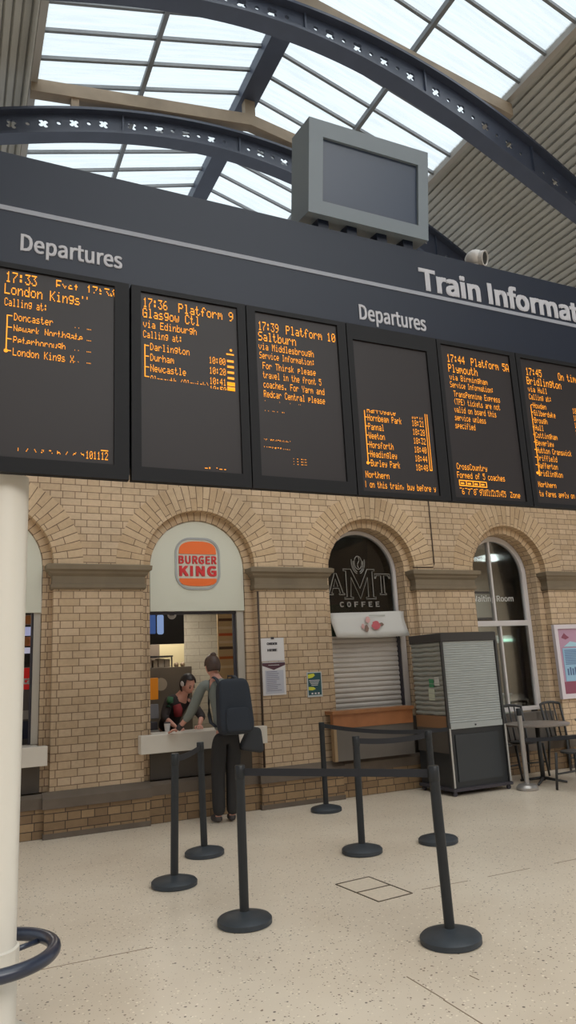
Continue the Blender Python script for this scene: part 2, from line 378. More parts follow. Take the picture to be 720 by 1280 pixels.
for i in (1, 3):
    x = GX[i]; MB().box(x-.035, x+.035, Ya, Yb, rz(x)-.11, rz(x)-.012).build('purlin', iron_grey, sky)
for x, s_ in ((GX[0], -1), (GX[4], 1)):
    MB().box(x-.05, x+.05, Ya, Yb, rz(x)-.10, rz(x)+.05).build('kerb_rail', mat('kerb_rail', C(150, 146, 140), .5), sky)
ridge = MB().box(4.293-.16, 4.293+.16, Ya, Yb, rz(4.293)-.28, rz(4.293)-.03).build('ridge_beam', iron)
tag(ridge, 'broad dark iron ridge beam running lengthwise under the middle of the glazed roof', 'roof beam')
# corrugated slopes on either side
RC = 9.62; ZC = EYE + .20
def corr_side(sign, name):
    bm = bmesh.new(); rows = []; pitch = .135
    a0 = math.asin((7.848-4.293+.04)/RC); aend = math.radians(64); s0 = a0*RC; s_ = s0; prof = []
    while s_ < aend*RC:
        for ds, h in ((0, 0), (.082, 0), (.090, .05), (.121, .05), (.129, 0)): prof.append((s_+ds, h))
        s_ += pitch
    for s1, h in prof:
        a = s1/RC; r = RC+h-.02
        rows.append([bm.verts.new((4.293+sign*r*math.sin(a), y, ZC+r*math.cos(a))) for y in (Ya, Yb)])
    for a, b_ in zip(rows, rows[1:]): bm.faces.new((a[0], a[1], b_[1], b_[0]))
    ret = bmesh.ops.extrude_face_region(bm, geom=bm.faces[:])
    for v in [g for g in ret['geom'] if isinstance(g, bmesh.types.BMVert)]:
        d = Vector((v.co.x-4.293, 0, v.co.z-ZC)).normalized(); v.co += d*.08
    bmesh.ops.recalc_face_normals(bm, faces=bm.faces); me = bpy.data.meshes.new(name); bm.to_mesh(me); bm.free()
    return struct(link(name, me, corr))
corr_side(-1, 'ceiling_left'); corr_side(1, 'ceiling_right')
# timber rafters, low pitched under the glass
for y, lab in ((7.52, 'timber rafter of the near roof bay, just above the closer iron rib'), (9.92, 'tan timber rafter of the far roof bay, above the further iron rib')):
    t_ = thing('timber_rafter', lab, 'roof beam', (4.293, y, EYE+9.4))
    for (x0, z0), (x1, z1) in (((.70, 8.86), (4.293, 9.38)), ((4.293, 9.38), (7.90, 8.76))):
        MB().prism([(x0, y-.09, EYE+z0-.12), (x1, y-.09, EYE+z1-.12), (x1, y-.09, EYE+z1+.10), (x0, y-.09, EYE+z0+.10)], (0, .18, 0)).build('timber_length', timber, t_)
    MB().box(4.2, 4.39, y-.07, y+.07, EYE+9.48, rz(4.293)-.28).build('king_strut', timber, t_)
    for x in (1.35, 7.2):
        zc = 8.86+(9.38-8.86)*(x-.7)/3.59 if x < 4 else 9.38-(9.38-8.76)*(x-4.293)/3.6
        MB().box(x-.06, x+.06, y-.06, y+.06, EYE+zc-.30, EYE+zc-.12).build('packing_block', timber, t_)
# iron ribs with quatrefoil holes
def quatre(x, z, r):
    out = []
    for k in range(4):
        ca = 45+90*k; cx_, cz_ = x+r*.62*math.cos(math.radians(ca)), z+r*.62*math.sin(math.radians(ca))
        out += arc(cx_, cz_, r*.46, ca-125, ca+125, 8)
    return out
def rib(y, label, ph, xs=(-1.6, 10.6), xc=4.3):
    t_ = thing('iron_roof_rib', label, 'roof rib', (xc, y, EYE+8.6))
    up = lambda x: EYE+9.06-.0265*(x-xc)-.0575*(x-xc)**2-.0009*(x-xc)**3
    def lo(x):
        d = max(-4.6, min(4.9, x-xc)); return EYE+8.595-.077*d-.0765*d*d+.0005*d**3+.00079*d**4 + (up(x)-up(xc+d))
    x0, x1 = xs; N = 60
    X = [x0+(x1-x0)*i/N for i in range(N+1)]
    outer = [(x, lo(x)+.03) for x in X]+[(x, up(x)-.03) for x in reversed(X)]
    holes = []
    k = 0; x = .9-.225*10
    while x < x1-.3:
        zm = (up(x)+lo(x))/2+.02
        if all(abs(x-(xc+j)) > .12 for j in (-2.2, -.2, 1.8, 3.8)) and x > x0+.2:
            holes.append(quatre(x, zm, .078) if k % 2 == 0 else arc(x, zm, .034, 0, 330, 11))
        x += .225; k += 1
    me = curve_mesh([outer]+holes, .03); me.transform(Matrix.Translation((0, y-.015, 0))); link('web', me, iron, t_)
    for nm, f, d in (('top_flange', up, -.045), ('bottom_flange', lo, .045)):
        bm = bmesh.new(); rows = []
        for x in X:
            z = f(x); rows.append([bm.verts.new(p) for p in ((x, y-.13, z), (x, y+.13, z), (x, y+.13, z+d), (x, y-.13, z+d))])
        for a, b_ in zip(rows, rows[1:]):
            for q in range(4): bm.faces.new((a[q], a[(q+1) % 4], b_[(q+1) % 4], b_[q]))
        bm.faces.new(rows[0][::-1]); bm.faces.new(rows[-1]); bmesh.ops.recalc_face_normals(bm, faces=bm.faces)
        me = bpy.data.meshes.new(nm); bm.to_mesh(me); bm.free(); link(nm, me, iron, t_)
    for xj in [xc-2.2, xc-.2, xc+1.8, xc+3.8]:
        MB().box(xj-.015, xj+.015, y-.05, y+.05, lo(xj)+.04, up(xj)-.04).build('joint_plate', iron, t_)
    return t_
rib(9.95, 'further arched iron roof rib with quatrefoil holes, passing behind the blank monitor', 8)
rib(7.37, 'closer arched iron roof rib with pierced holes, crossing the upper right', 4)
# small struts between rafter and rib
for y, xx in ((10.45, 1.35), (7.84, 7.0)):
    pass

# ------------------------------------------------------------------ iron column and its bumper hoop
cp = thing('iron_column', 'round cream iron column at the left edge with a dark blue bumper hoop round its foot', 'column', (.22, 3.9, 0))
autosmooth(MB().lathe([(.20, 0), (.20, .06), (.15, .09), (.125, .12), (.125, .36), (.118, .38), (.113, 2.60), (.113, 2.655)], (.22, 3.9, 0), 40).build('shaft', cream_paint, cp))
hp = cp
MB().tube([(.22+.285*math.cos(a*math.pi/24), 3.9+.285*math.sin(a*math.pi/24), .40) for a in range(48)], .031, 14, closed=True).build('bumper_hoop', navy_hoop, hp, smooth=True)
for a in (30, 150, 270):
    ca, sa = math.cos(math.radians(a)), math.sin(math.radians(a))
    MB().tube([(.22+.115*ca, 3.9+.115*sa, .385), (.22+.27*ca, 3.9+.27*sa, .385)], .013, 8).build('bracket_arm', navy_hoop, hp, smooth=True)
MB().lathe([(.121, .33), (.132, .335), (.132, .43), (.121, .435)], (.22, 3.9, 0), 40).build('clamp_collar', cream_paint, hp)
MB().box(.17, .20, 3.755, 3.785, .36, .45).build('clamp_bolt', steel, hp)

# ------------------------------------------------------------------ departure board
KB = 3.7/3.1
def bx(x, yf=3.7): return x*yf/3.1
def bz(z, yf=3.7): return EYE+(z-1.6)*yf/3.1
YF = 3.74
bd = thing('departure_board', 'long dark sky-tinted overhead board lettered Train Information, with a grey stripe', 'information board', (2.5, YF, bz(2.5)))
MB().box(-.9, 6.4, YF, YF+.13, bz(2.53), bz(3.985, YF)).build('backing_panel', board_m, bd)
MB().box(-.9, 6.4, YF-.004, YF+.001, bz(3.688, YF), bz(3.711, YF)).build('grey_stripe', mat('stripe_grey', C(140, 143, 152), .6), bd)
# lettering
def sign(s, x0, z0, wd, h, name, m_=sign_grey, bold=.012):
    return link(name, text_mesh(s, bx(x0, YF), bz(z0, YF), wd*YF/3.1, h*YF/3.1, YF, .004, bold), m_, bd)
sign('Departures', .198, 3.475, .455, .108, 'lettering')
sign('Departures', 1.95, 3.437, .443, .118, 'lettering')
sign('Train Information', 2.378, 3.726, 1.52, .156, 'lettering', bold=.02)

# dot matrix font 5x7, columns, bit0 on top
F57 = {}
_raw = '''A7E1111117E B7F49494936 C3E41414122 D7F4141221C E7F49494941 F7F09090901 G3E4149497A H7F0808087F I00417F4100 J2040413F01
K7F08142241 L7F40404040 M7F020C027F N7F0408107F O3E4141413E P7F09090906 Q3E4151215E R7F09192946 S4649494931 T01017F0101
U3F4040403F V1F2040201F W3F4038403F X6314081463 Y0708700807 Z6151494543 03E5149453E 100427F4000 24261514946 32141454B31
41814127F10 52745454539 63C4A494930 70171090503 83649494936 9064949291E a2054545478 b7F48444438 c3844444420 d384444487F
e3854545418 f087E090102 g0C5252523E h7F08040478 i00447D4000 j2040443D00 k7F10284400 l00417F4000 m7C04180478 n7C08040478
o3844444438 p7C14141408 q081414187C r7C08040408 s4854545420 t043F444020 u3C4040207C v1C2040201C w3C4030403C x4428102844
y0C5050503C z4464544C44 .0060600000 ,0050300000 :0036360000 (001C224100 )0041221C00 -0808080808 _4040404040 |00007F0000 ^0402010204'''
for tk in _raw.split(): F57[tk[0]] = [int(tk[1+2*i:3+2*i], 16) for i in range(5)]
class Led:
    def __init__(s, y, par): s.mb = MB(); s.y = y; s.par = par; s.main = s.mb
    def rect(s, x0, x1, z0, z1):
        x0, x1 = bx(x0), bx(x1); z0, z1 = bz(z0), bz(z1); y = s.y
        s.mb.poly([(x0, y, z0), (x1, y, z0), (x1, y, z1), (x0, y, z1)])
    def text(s, txt, x, z, cw, h, r0=0, r1=7, keep=1., slope=0.):
        """x,z = top left in board coordinates; cw = advance; h = letter height; only rows r0..r1 lit"""
        dx = cw/6; dz = h/7; s.mb = MB()
        for ch in txt:
            g = F57.get(ch)
            if g:
                for r in range(r0, r1):
                    c0 = None
                    for c_ in range(6):
                        on = c_ < 5 and (g[c_] >> r) & 1 and (keep >= 1 or random.random() < keep)
                        if on and c0 is None: c0 = c_
                        if not on and c0 is not None:
                            s.rect(x+c0*dx, x+c_*dx-dx*.1, z-(r+1)*dz+dz*.14, z-r*dz); c0 = None
            x += cw; z += slope*cw
        if len(s.mb.bm.faces): s.mb.build('text_line', led, s.par)
        s.mb = s.main
    def vline(s, x, z0, z1, w_=.005): s.rect(x, x+w_, z0, z1)
    def hline(s, x0, x1, z, w_=.005): s.rect(x0, x1, z, z+w_)
    def dot(s, x, z, r=.009):
        s.mb.poly([(bx(x+r*math.cos(a*math.pi/5)), s.y, bz(z+r*math.sin(a*math.pi/5))) for a in range(10)])
YS = 3.70
def screen(label, x0, x1, hx0, hx1, fill, ztop=3.40, zbot=2.53):
    t_ = thing('departure_display', label, 'display screen', (bx((x0+x1)/2), YS, bz(2.46)), 'amber departure displays under the board')
    zb, zt_ = 2.465, 3.425
    # case: frame around the glass
    mb = MB()
    X0, X1, Z0, Z1 = bx(hx0), bx(hx1), bz(zb), bz(zt_)
    a, b_, c, d = bx(x0), bx(x1), bz(zbot), bz(ztop)
    for q in ((X0, a, Z0, Z1), (b_, X1, Z0, Z1), (a, b_, Z0, c), (a, b_, d, Z1)): mb.box(q[0], q[1], YS-.012, YF-.001, q[2], q[3])
    mb.build('case', screen_case, t_)
    gp_ = MB().box(a, b_, YS, YS+.012, c, d).build('glass', screen_glass, t_)
    L = Led(YS-.003, gp_); fill(L)
    if len(L.main.bm.faces): L.main.build('route_diagram', led, gp_)
    return t_
def f1(L):
    L.text('17:33', .142, 3.385, .027, .052); L.text('Expt 17:34', .355, 3.385, .027, .052, 0, 5, .8)
    L.text('London Kings', .139, 3.325, .0272, .05, 0, 7); L.text('X', .47, 3.325, .03, .05, 0, 2)
    L.text('Calling at:', .141, 3.257, .0165, .038)
    for i, (s_, k) in enumerate((('Doncaster', 7), ('Newark Northgate', 6), ('Peterborough', 6), ('London Kings X', 7))):
        L.text(s_, .182, 3.190-.055*i, .0185, .036, 0 if i != 1 else 0, k); L.hline(.155, .175, 3.172-.055*i); L.text('17:50', .435, 3.18-.055*i, .016, .034, 3, 4)
    L.vline(.152, 3.012, 3.177); L.dot(.154, 3.008)
    L.text('1 2 3 4 5 6 7 8 9', .21, 2.585, .0165, .036, 2, 5, .8); L.text('101112', .495, 2.585, .0165, .036); L.hline(.56, .592, 2.59)
def f2(L):
    L.text('17:36', .752, 3.372, .0245, .050); L.text('Platform 9', .925, 3.372, .0288, .050)
    L.text('Glasgow Ctl', .750, 3.318, .026, .050); L.text('via Edinburgh', .752, 3.255, .0205, .038); L.text('Calling at:', .752, 3.202, .0175, .037)
    for i, s_ in enumerate(('Darlington', 'Durham', 'Newcastle')):
        L.text(s_, .785, 3.142-.054*i, .0195, .037); L.text(('10:00', '10:20', '10:41')[i], 1.075, 3.116-.054*i, .0175, .036); L.hline(.76, .779, 3.124-.054*i)
    L.text('Alnmouth (Alnwick)', .785, 2.978, .0160, .036, 0, 3); L.text('10:50', 1.075, 2.965, .0175, .036, 0, 3)
    L.vline(.757, 2.968, 3.132); L.hline(.757, .779, 2.968)
    L.dot(1.19, 3.165, .007); L.rect(1.165, 1.205, 3.138, 3.146)
    for i in range(6): L.rect(1.168, 1.203, 3.112-.030*i-.012, 3.112-.030*i)
    for z in (2.95, 2.975): L.rect(1.165, 1.205, z, z+.02)
    L.text('_.-.__', 1.04, 2.575, .018, .03, 4, 7, .6)
def f3(L):
    L.text('17:39', 1.343, 3.350, .0235, .050); L.text('Platform 10', 1.498, 3.350, .0268, .050)
    L.text('Saltburn', 1.341, 3.293, .027, .050); L.text('via Middlesbrough', 1.341, 3.232, .0185, .038); L.text('Service Information:', 1.343, 3.182, .0157, .036)
    for i, s_ in enumerate(('For Thirsk please', 'travel in the front 5', 'coaches. For Yarm and', 'Redcar Central please')):
        L.text(s_, 1.358, 3.128-.0505*i, (.0178, .0158, .0165, .0165)[i], .037)
    L.text('terminates at Saltburn', 1.36, 2.928, .0115, .034, 1, 2, .7); L.text('station', 1.36, 2.885, .0155, .034, 3, 4, .8)
    L.text('Transpennine', 1.345, 2.73, .0125, .03, 2, 4, .7); L.text('Express', 1.347, 2.69, .014, .03, 2, 3, .9); L.text('of five', 1.39, 2.69, .014, .03, 3, 4, .9)
    for i in range(3): L.text('7:8 910', 1.50, 2.645-.014*i, .011, .03, 3, 4)
def f4(L):
    L.text('Harrogate', 1.952, 2.957, .0205, .034, 3, 7)
    for i, s_ in enumerate(('Hornbeam Park', 'Pannal', 'Weeton', 'Horsforth', 'Headingley', 'Burley Park')):
        L.text(s_, 1.953, 2.915-.0505*i, .0168, .037); L.text(('18:21', '18:28', '18:32', '18:40', '18:44', '18:48')[i], 2.235, 2.912-.0505*i, .0165, .036); L.hline(1.94, 1.95, 2.895-.0505*i)
    L.text('18:17', 2.235, 2.95, .0165, .03, 4, 7, .8)
    L.vline(1.934, 2.645, 2.935); L.dot(1.934, 2.643); L.vline(2.325, 2.63, 2.955, .004); L.vline(2.338, 2.63, 2.955, .004); L.hline(2.325, 2.342, 2.628)
    L.text('Northern', 1.915, 2.598, .0185, .036); L.text('| on this train, buy before y', 1.905, 2.545, .0155, .036)
def f5(L):
    L.text('17:44', 2.520, 3.345, .0262, .050); L.text('Platform 5A', 2.692, 3.343, .0262, .050); L.text('Plymouth', 2.522, 3.283, .0268, .050)
    L.text('via Birmingham', 2.525, 3.222, .0198, .036); L.text('Service Information:', 2.523, 3.176, .0158, .036)
    for i, s_ in enumerate(('TransPennine Express', '(TPE) tickets are not', 'valid on board this', 'service unless', 'specified')):
        L.text(s_, 2.542-.003*i, 3.122-.048*i, (.0170, .0160, .0160, .0160, .0160)[i], .037)
    L.text('CrossCountry', 2.51, 2.688, .0180, .037); L.text('Formed of 5 coaches', 2.507, 2.638, .0180, .037)
    for i in range(4):
        a = 2.515+.0472*i; L.hline(a, a+.047, 2.585, .006); L.hline(a, a+.047, 2.556, .006); L.vline(a, 2.556, 2.59, .006); L.rect(a+.012, a+.035, 2.567, 2.577)
    L.vline(2.704, 2.556, 2.59, .006)
    L.text('- - - - - - - - -', 2.515, 2.558, .0185, .03, 3, 4)
    L.text('6 7 8 9', 2.53, 2.542, .0200, .034); L.text('101112131415', 2.672, 2.542, .0142, .034); L.text('Zone', 2.872, 2.542, .0190, .034)
def f6(L):
    L.text('17:45', 3.110, 3.343, .0262, .050); L.text('On time', 3.372, 3.343, .0250, .050); L.text('Bridlington', 3.108, 3.283, .0258, .050)
    L.text('via Hull', 3.110, 3.222, .0195, .036); L.text('Calling at:', 3.110, 3.172, .0165, .036)
    for i, s_ in enumerate(('Howden', 'Gilberdyke', 'Brough', 'Hull', 'Cottingham', 'Beverley', 'Hutton Cranswick', 'Driffield', 'Nafferton', 'Bridlington')):
        L.text(s_, 3.135-.003*i, 3.118-.0475*i, .0176, .036); L.hline(3.118-.003*i, 3.13-.003*i, 3.1-.0475*i); L.text('18:%02d' % (12+7*i), 3.455, 3.118-.0475*i, .017, .036)
    L.vline(3.112, 2.655, 3.10); L.dot(3.10, 2.672)
    L.text('Northern', 3.095, 2.62, .0178, .034); L.text('ty fares apply on the', 3.095, 2.565, .0165, .036)
def f7(L):
    L.text('17:49', 3.71, 3.343, .0262, .050); L.text('Platform 3', 3.90, 3.343, .0250, .050)
screen('leftmost display showing the 17:33 to London Kings Cross', .10, .617, .06, .684, f1)
screen('second display from the left showing the 17:36 to Glasgow', .74, 1.228, .695, 1.272, f2)
screen('display showing the 17:39 Platform 10 service to Saltburn', 1.325, 1.80, 1.278, 1.852, f3)
screen('half blank display listing stops from Hornbeam Park to Burley Park', 1.893, 2.375, 1.858, 2.445, f4, ztop=3.335, zbot=2.488)
screen('display showing the 17:44 Platform 5A service to Plymouth', 2.478, 2.985, 2.451, 3.03, f5, zbot=2.488)
screen('rightmost display, cut off by the picture edge, listing the 17:45 to Bridlington', 3.07, 3.56, 3.036, 3.60, f6, zbot=2.488)

# blank monitor on top
mo = thing('blank_monitor', 'grey cased blank monitor tilted forward on top of the departure board', 'monitor', (2.48, 3.72, bz(3.99, YF)))
tilt = Matrix.Rotation(math.radians(8), 3, 'X')
grey_case = mat('monitor_case', C(110, 120, 128), .5)
pv = (2.48, 3.70, 4.55)
def tb(mb, *a): mb.box(*a, rot=tilt, piv=pv)
mb = MB(); A0, A1, B0, B1 = 2.0, 2.955, 4.545, 5.205
s0, s1, q0, q1 = A0+.105, A1-.085, B0+.095, B1-.115
for q in ((A0, s0, B0, B1), (s1, A1, B0, B1), (s0, s1, B0, q0), (s0, s1, q1, B1)): tb(mb, q[0], q[1], 3.70, 3.80, q[2], q[3])
tb(mb, A0, A1, 3.80, 3.97, B0, B1)
mb.build('casing', grey_case, mo)
mb = MB(); tb(mb, s0, s1, 3.722, 3.735, q0, q1); mb.build('blank_screen', mat('monitor_glass', C(48, 60, 80), .35), mo)
for x in (2.14, 2.36, 2.6, 2.82): MB().box(x-.04, x+.04, 3.76, 3.85, 4.479, 4.60).build('mounting_bracket', board_m, mo)
# cctv turret
cc = thing('security_camera', 'white turret security camera with a dark lens on top of the board', 'camera', (3.44, 3.8, 4.46))
whitep = mat('camera_white', C(176, 172, 168), .4)
MB().lathe([(.055, 4.479), (.055, 4.49), (.05, 4.51)], (3.45, 3.81, 0), 24).build('base_plate', whitep, cc)
MB().ball((3.45, 3.80, 4.56), .075, (1.0, 1, .95), 28).build('body', whitep, cc, smooth=True)
lens_dir = Vector((.45, -.85, -.25)).normalized()
g = MB().lathe([(.001, 0), (.044, 0), (.05, -.012), (.04, -.03), (.001, -.03)], n=24)
g.bm.transform(Matrix.Translation(Vector((3.45, 3.80, 4.56))+lens_dir*.078) @ lens_dir.to_track_quat('Z', 'Y').to_matrix().to_4x4())
g.build('lens_window', mat('lens_dark', C(40, 42, 44), .15), cc)
g = MB().lathe([(.05, -.03), (.058, -.028), (.058, .004), (.05, .006), (.046, 0), (.044, -.02)], n=24)
g.bm.transform(Matrix.Translation(Vector((3.45, 3.80, 4.56))+lens_dir*.078) @ lens_dir.to_track_quat('Z', 'Y').to_matrix().to_4x4())
g.build('lens_ring', whitep, cc)
#PART2
# ------------------------------------------------------------------ burger window
BX = CX[1]; YP = D+.13
fas = thing('burger_fascia', 'white arched fascia board with the burger logo above the serving window', 'sign', (BX, YP, 2.4))
me = curve_mesh([keyhole(BX, .612, 2.39, SPR, 30)], .04); me.transform(Matrix.Translation((0, YP, 0))); link('fascia_panel', me, white_panel, fas)
def rrect(x0, x1, z0, z1, r, n=8):
    return arc(x1-r, z1-r, r, 0, 90, n)+arc(x0+r, z1-r, r, 90, 180, n)+arc(x0+r, z0+r, r, 180, 270, n)+arc(x1-r, z0+r, r, 270, 360, n)
def flat(poly, y, th, name, m_, par, holes=()):
    me = curve_mesh([poly]+list(holes), th); me.transform(Matrix.Translation((0, y-th, 0))); return link(name, me, m_, par)
logo_grey = mat('logo_grey', C(158, 160, 160), .5); logo_or = mat('logo_orange', C(232, 106, 34), .5); logo_red = mat('logo_red', C(204, 42, 44), .5)
LX, LZ = 2.787, 2.985
logo_ = flat(rrect(LX-.297, LX+.297, LZ-.332, LZ+.332, .2), YP, .012, 'logo_outline', logo_grey, fas, [rrect(LX-.272, LX+.272, LZ-.307, LZ+.307, .178)])
def bun(z0, z1, top):
    h = z1-z0
    pts = [(LX-.245, z0), (LX+.245, z0)]+[(LX+.245*math.cos(t*math.pi/20)**.75 if t < 10 else LX-.245*abs(math.cos(t*math.pi/20))**.75, z0+h*math.sin(t*math.pi/20)**.62) for t in range(1, 20)]
    return pts if top else [(x, z0+z1-z) for x, z in pts][::-1]
flat(bun(LZ+.122, LZ+.285, True), YP, .012, 'top_bun', logo_or, logo_)
flat(bun(LZ-.285, LZ-.190, False), YP, .012, 'bottom_bun', logo_or, logo_)
link('logo_lettering', join_meshes([text_mesh('BURGER', LX-.250, LZ-.006, .50, .106, YP, .012, .018, 1.06)]), logo_red, logo_)
link('logo_lettering', join_meshes([text_mesh('KING', LX-.245, LZ-.163, .49, .135, YP, .012, .024, 1.08)]), logo_red, logo_)
# serving window frame
alu = mat('aluminium', C(188, 182, 172), .4, metal=.3)
wf = wempty('window_2', (BX, 8.78, .97))
MB().box(3.30, 3.395, 8.71, 8.79, .98, 2.39).build('frame_post', alu, wf)
MB().box(3.262, 3.298, 8.75, 8.78, .98, 2.39).build('frame_post', ink, wf)
MB().box(2.165, 3.30, 8.73, 8.79, 2.355, 2.39).build('frame_head', ink, wf)
ct = thing('serving_counter', 'long white serving counter below the burger window where the customer leans', 'counter', (BX, 8.4, .77))
MB().box(1.985, 3.53, 8.395, 8.538, .765, .965).box(2.17, 3.40, 8.538, 8.86, .785, .965).build('counter_top', counter_white, ct, bevel=.006)
c2 = thing('serving_counter', 'white counter end at the far left behind the cream column', 'counter', (CX[0], 8.4, .77))
MB().box(-.45, .985, 8.395, 8.538, .745, .945).box(-.3, .90, 8.538, 8.86, .765, .945).build('counter_top', counter_white, c2, bevel=.006)
# kitchen behind
tile = brick_mat('kitchen_tile', C(206, 200, 184), C(198, 190, 174), C(160, 150, 134), bw=.4, rh=.1, ms=.004, bump=.1)
kit_floor = mat('kitchen_floor', C(90, 80, 72), .6)
def room(x0, x1, y0, y1, z0, z1, wm, nm):
    struct(MB().box(x0, x1, y1, y1+.05, z0, z1).build('wall_'+nm+'_rear', wm)); struct(MB().box(x0-.05, x0, y0, y1+.05, z0, z1).build('wall_'+nm+'_left', wm))
    struct(MB().box(x1, x1+.05, y0, y1+.05, z0, z1).build('wall_'+nm+'_right', wm)); struct(MB().box(x0-.05, x1+.05, y0, y1+.05, z1, z1+.05).build('ceiling_'+nm, mat('room_ceiling', C(190, 186, 178), .7)))
    struct(MB().box(x0-.05, x1+.05, y0, y1+.05, z0-.02, z0).build('floor_'+nm, kit_floor))
room(1.70, 3.95, 8.98, 10.6, .02, 2.75, tile, 'kitchen')
# lamp added out of view to light the kitchen
lp = thing('kitchen_fill_lamp', 'flat square lamp added to light the burger kitchen', 'lamp', (2.75, 9.75, 2.74))
MB().box(2.45, 3.05, 9.72, 10.2, 2.70, 2.745).build('housing', white_frame, lp)
MB().box(2.48, 3.02, 9.75, 10.17, 2.695, 2.70).build('diffuser', mat('fill_diffuser', C(240, 235, 220), .5, emis=(1, .93, .8, 1), estr=3), lp)
la = area('kitchen_fill_light', (2.75, 9.8, 2.66), .5, 14, (1, .92, .8)); 
ms = thing('menu_screen', 'black menu screen hanging in the burger window with two blue lit panels', 'menu board', (2.6, 9.6, 2.03))
MB().box(2.20, 2.868, 9.60, 9.66, 2.035, 2.475).build('case', mat('menu_black', C(34, 32, 34), .4), ms)
flat(rrect(2.39, 2.475, 2.175, 2.425, .012), 9.6, .004, 'lit_panel', mat('menu_blue', C(50, 70, 110), .5, emis=C(60, 90, 150), estr=.6), ms)
flat(rrect(2.495, 2.585, 2.165, 2.43, .03), 9.6, .004, 'lit_panel', mat('menu_pale', C(90, 110, 150), .5, emis=C(140, 165, 210), estr=.7), ms)
badge_ = flat(arc(2.70, 2.425, .062, 0, 345, 23), 9.6, .004, 'round_badge', mat('badge_white', C(200, 196, 196), .5), ms)
MB().box(2.665, 2.735, 9.592, 9.596, 2.415, 2.425).build('printed_line', ink, badge_)
MB().box(2.52, 2.54, 9.62, 9.64, 2.475, 2.75).build('hanger', ink, ms); MB().box(2.78, 2.80, 9.62, 9.64, 2.475, 2.75).build('hanger', ink, ms)
kb = thing('kitchen_cabinet', 'tall grey brown kitchen cabinet inside the burger window', 'cabinet', (2.6, 10, .02))
MB().box(2.1, 3.06, 9.9, 10.3, .02, 1.735).build('cabinet_body', mat('cabinet_grey', C(112, 102, 90), .5), kb, bevel=.005)
MB().box(2.1, 2.70, 10.26, 10.30, 1.735, 2.06).build('back_panel', mat('panel_brown', C(132, 118, 104), .5), kb)
MB().box(2.70, 3.06, 10.26, 10.30, 1.735, 2.09).build('cream_panel', mat('panel_cream', C(224, 210, 168), .5), kb)
tr_ = thing('shelf_rack', 'dark low rack standing on the kitchen cabinet', 'rack', (2.6, 9.95, 1.735))
mb = MB().box(2.30, 2.80, 9.92, 10.22, 1.875, 1.893); mb.build('shelf', ink, tr_)
for x in (2.31, 2.785): MB().box(x-.008, x+.008, 9.93, 9.946, 1.736, 1.875).build('post', ink, tr_)
for i, (x, wd, h) in enumerate(((2.34, .085, .115), (2.44, .07, .12), (2.53, .06, .10), (2.60, .08, .12), (2.69, .075, .11))):
    o = MB().box(x, x+wd, 9.95, 10.15, 1.736, 1.736+h).build('paper_cup_sleeve', mat('carton', C(176, 166, 152), .6), None, bevel=.006)
    tag(o, ['leftmost pale carton in the rack on the kitchen cabinet', 'second pale carton in the kitchen rack', 'small middle carton in the kitchen rack', 'fourth, wider carton in the kitchen rack', 'rightmost carton in the kitchen rack'][i], 'carton', 'cartons in the kitchen rack')
for i, x in enumerate((2.86, 2.95)):
    o = MB().lathe([(.026, 0), (.034, .02), (.03, .05), (.012, .06)], (x, 9.97, 1.736), 14).build('small_pot', mat('pot_brown', C(150, 130, 105), .5), None, smooth=True)
    tag(o, ('left small brown pot on the kitchen cabinet', 'right small brown pot on the kitchen cabinet')[i], 'pot', 'pots on the kitchen cabinet')
os_ = thing('orange_sign', 'orange panel sign beside the till inside the burger window', 'sign', (2.36, 9.3, 1.32))
MB().box(2.12, 2.427, 9.30, 9.34, 1.33, 1.60).build('panel', mat('orange_sign', C(222, 138, 34), .5, emis=C(222, 130, 20), estr=.15), os_, bevel=.008)
MB().tube([(2.3, 9.32, .98), (2.3, 9.32, 1.33)], .02, 10).build('stand', ink, os_)
rs = flat(arc(2.62, 1.51, .085, 0, 350, 35), 9.9, .004, 'round_sticker', mat('sticker', C(178, 166, 148), .6), None)
tag(rs, 'round pale sticker on the front of the kitchen cabinet', 'sticker')
wc = thing('kitchen_worktop', 'low worktop just behind the serving counter', 'worktop', (2.7, 9.2, .02))
MB().box(1.75, 2.36, 8.995, 9.42, .93, .975).build('worktop', mat('worktop', C(150, 144, 136), .4), wc)
MB().box(1.75, 2.34, 9.02, 9.4, .02, .93).build('cupboard', ink, wc)
tl_ = thing('till', 'dark till with paper receipts and pots at the left of the serving window', 'till', (2.33, 9.15, .975))
MB().box(2.12, 2.35, 9.05, 9.26, .976, 1.07).build('base', ink, tl_, bevel=.01)
MB().box(2.12, 2.39, 9.14, 9.17, 1.10, 1.28, rot=Matrix.Rotation(math.radians(-14), 3, 'X')).build('screen', mat('till_screen', C(120, 116, 118), .3), tl_, bevel=.006)
MB().box(2.22, 2.29, 9.15, 9.19, 1.06, 1.14).build('neck', ink, tl_)
cp_ = thing('drink_cup', 'small white paper cup on the serving counter in front of the till', 'cup', (2.40, 8.80, .966))
MB().lathe([(.028, .976), (.038, 1.07)], (2.40, 8.80, -.01), 20).build('cup_body', paper, cp_, smooth=False)
MB().lathe([(.041, 1.07), (.041, 1.078), (.03, 1.085)], (2.40, 8.80, -.01), 20).build('lid', ink, cp_)
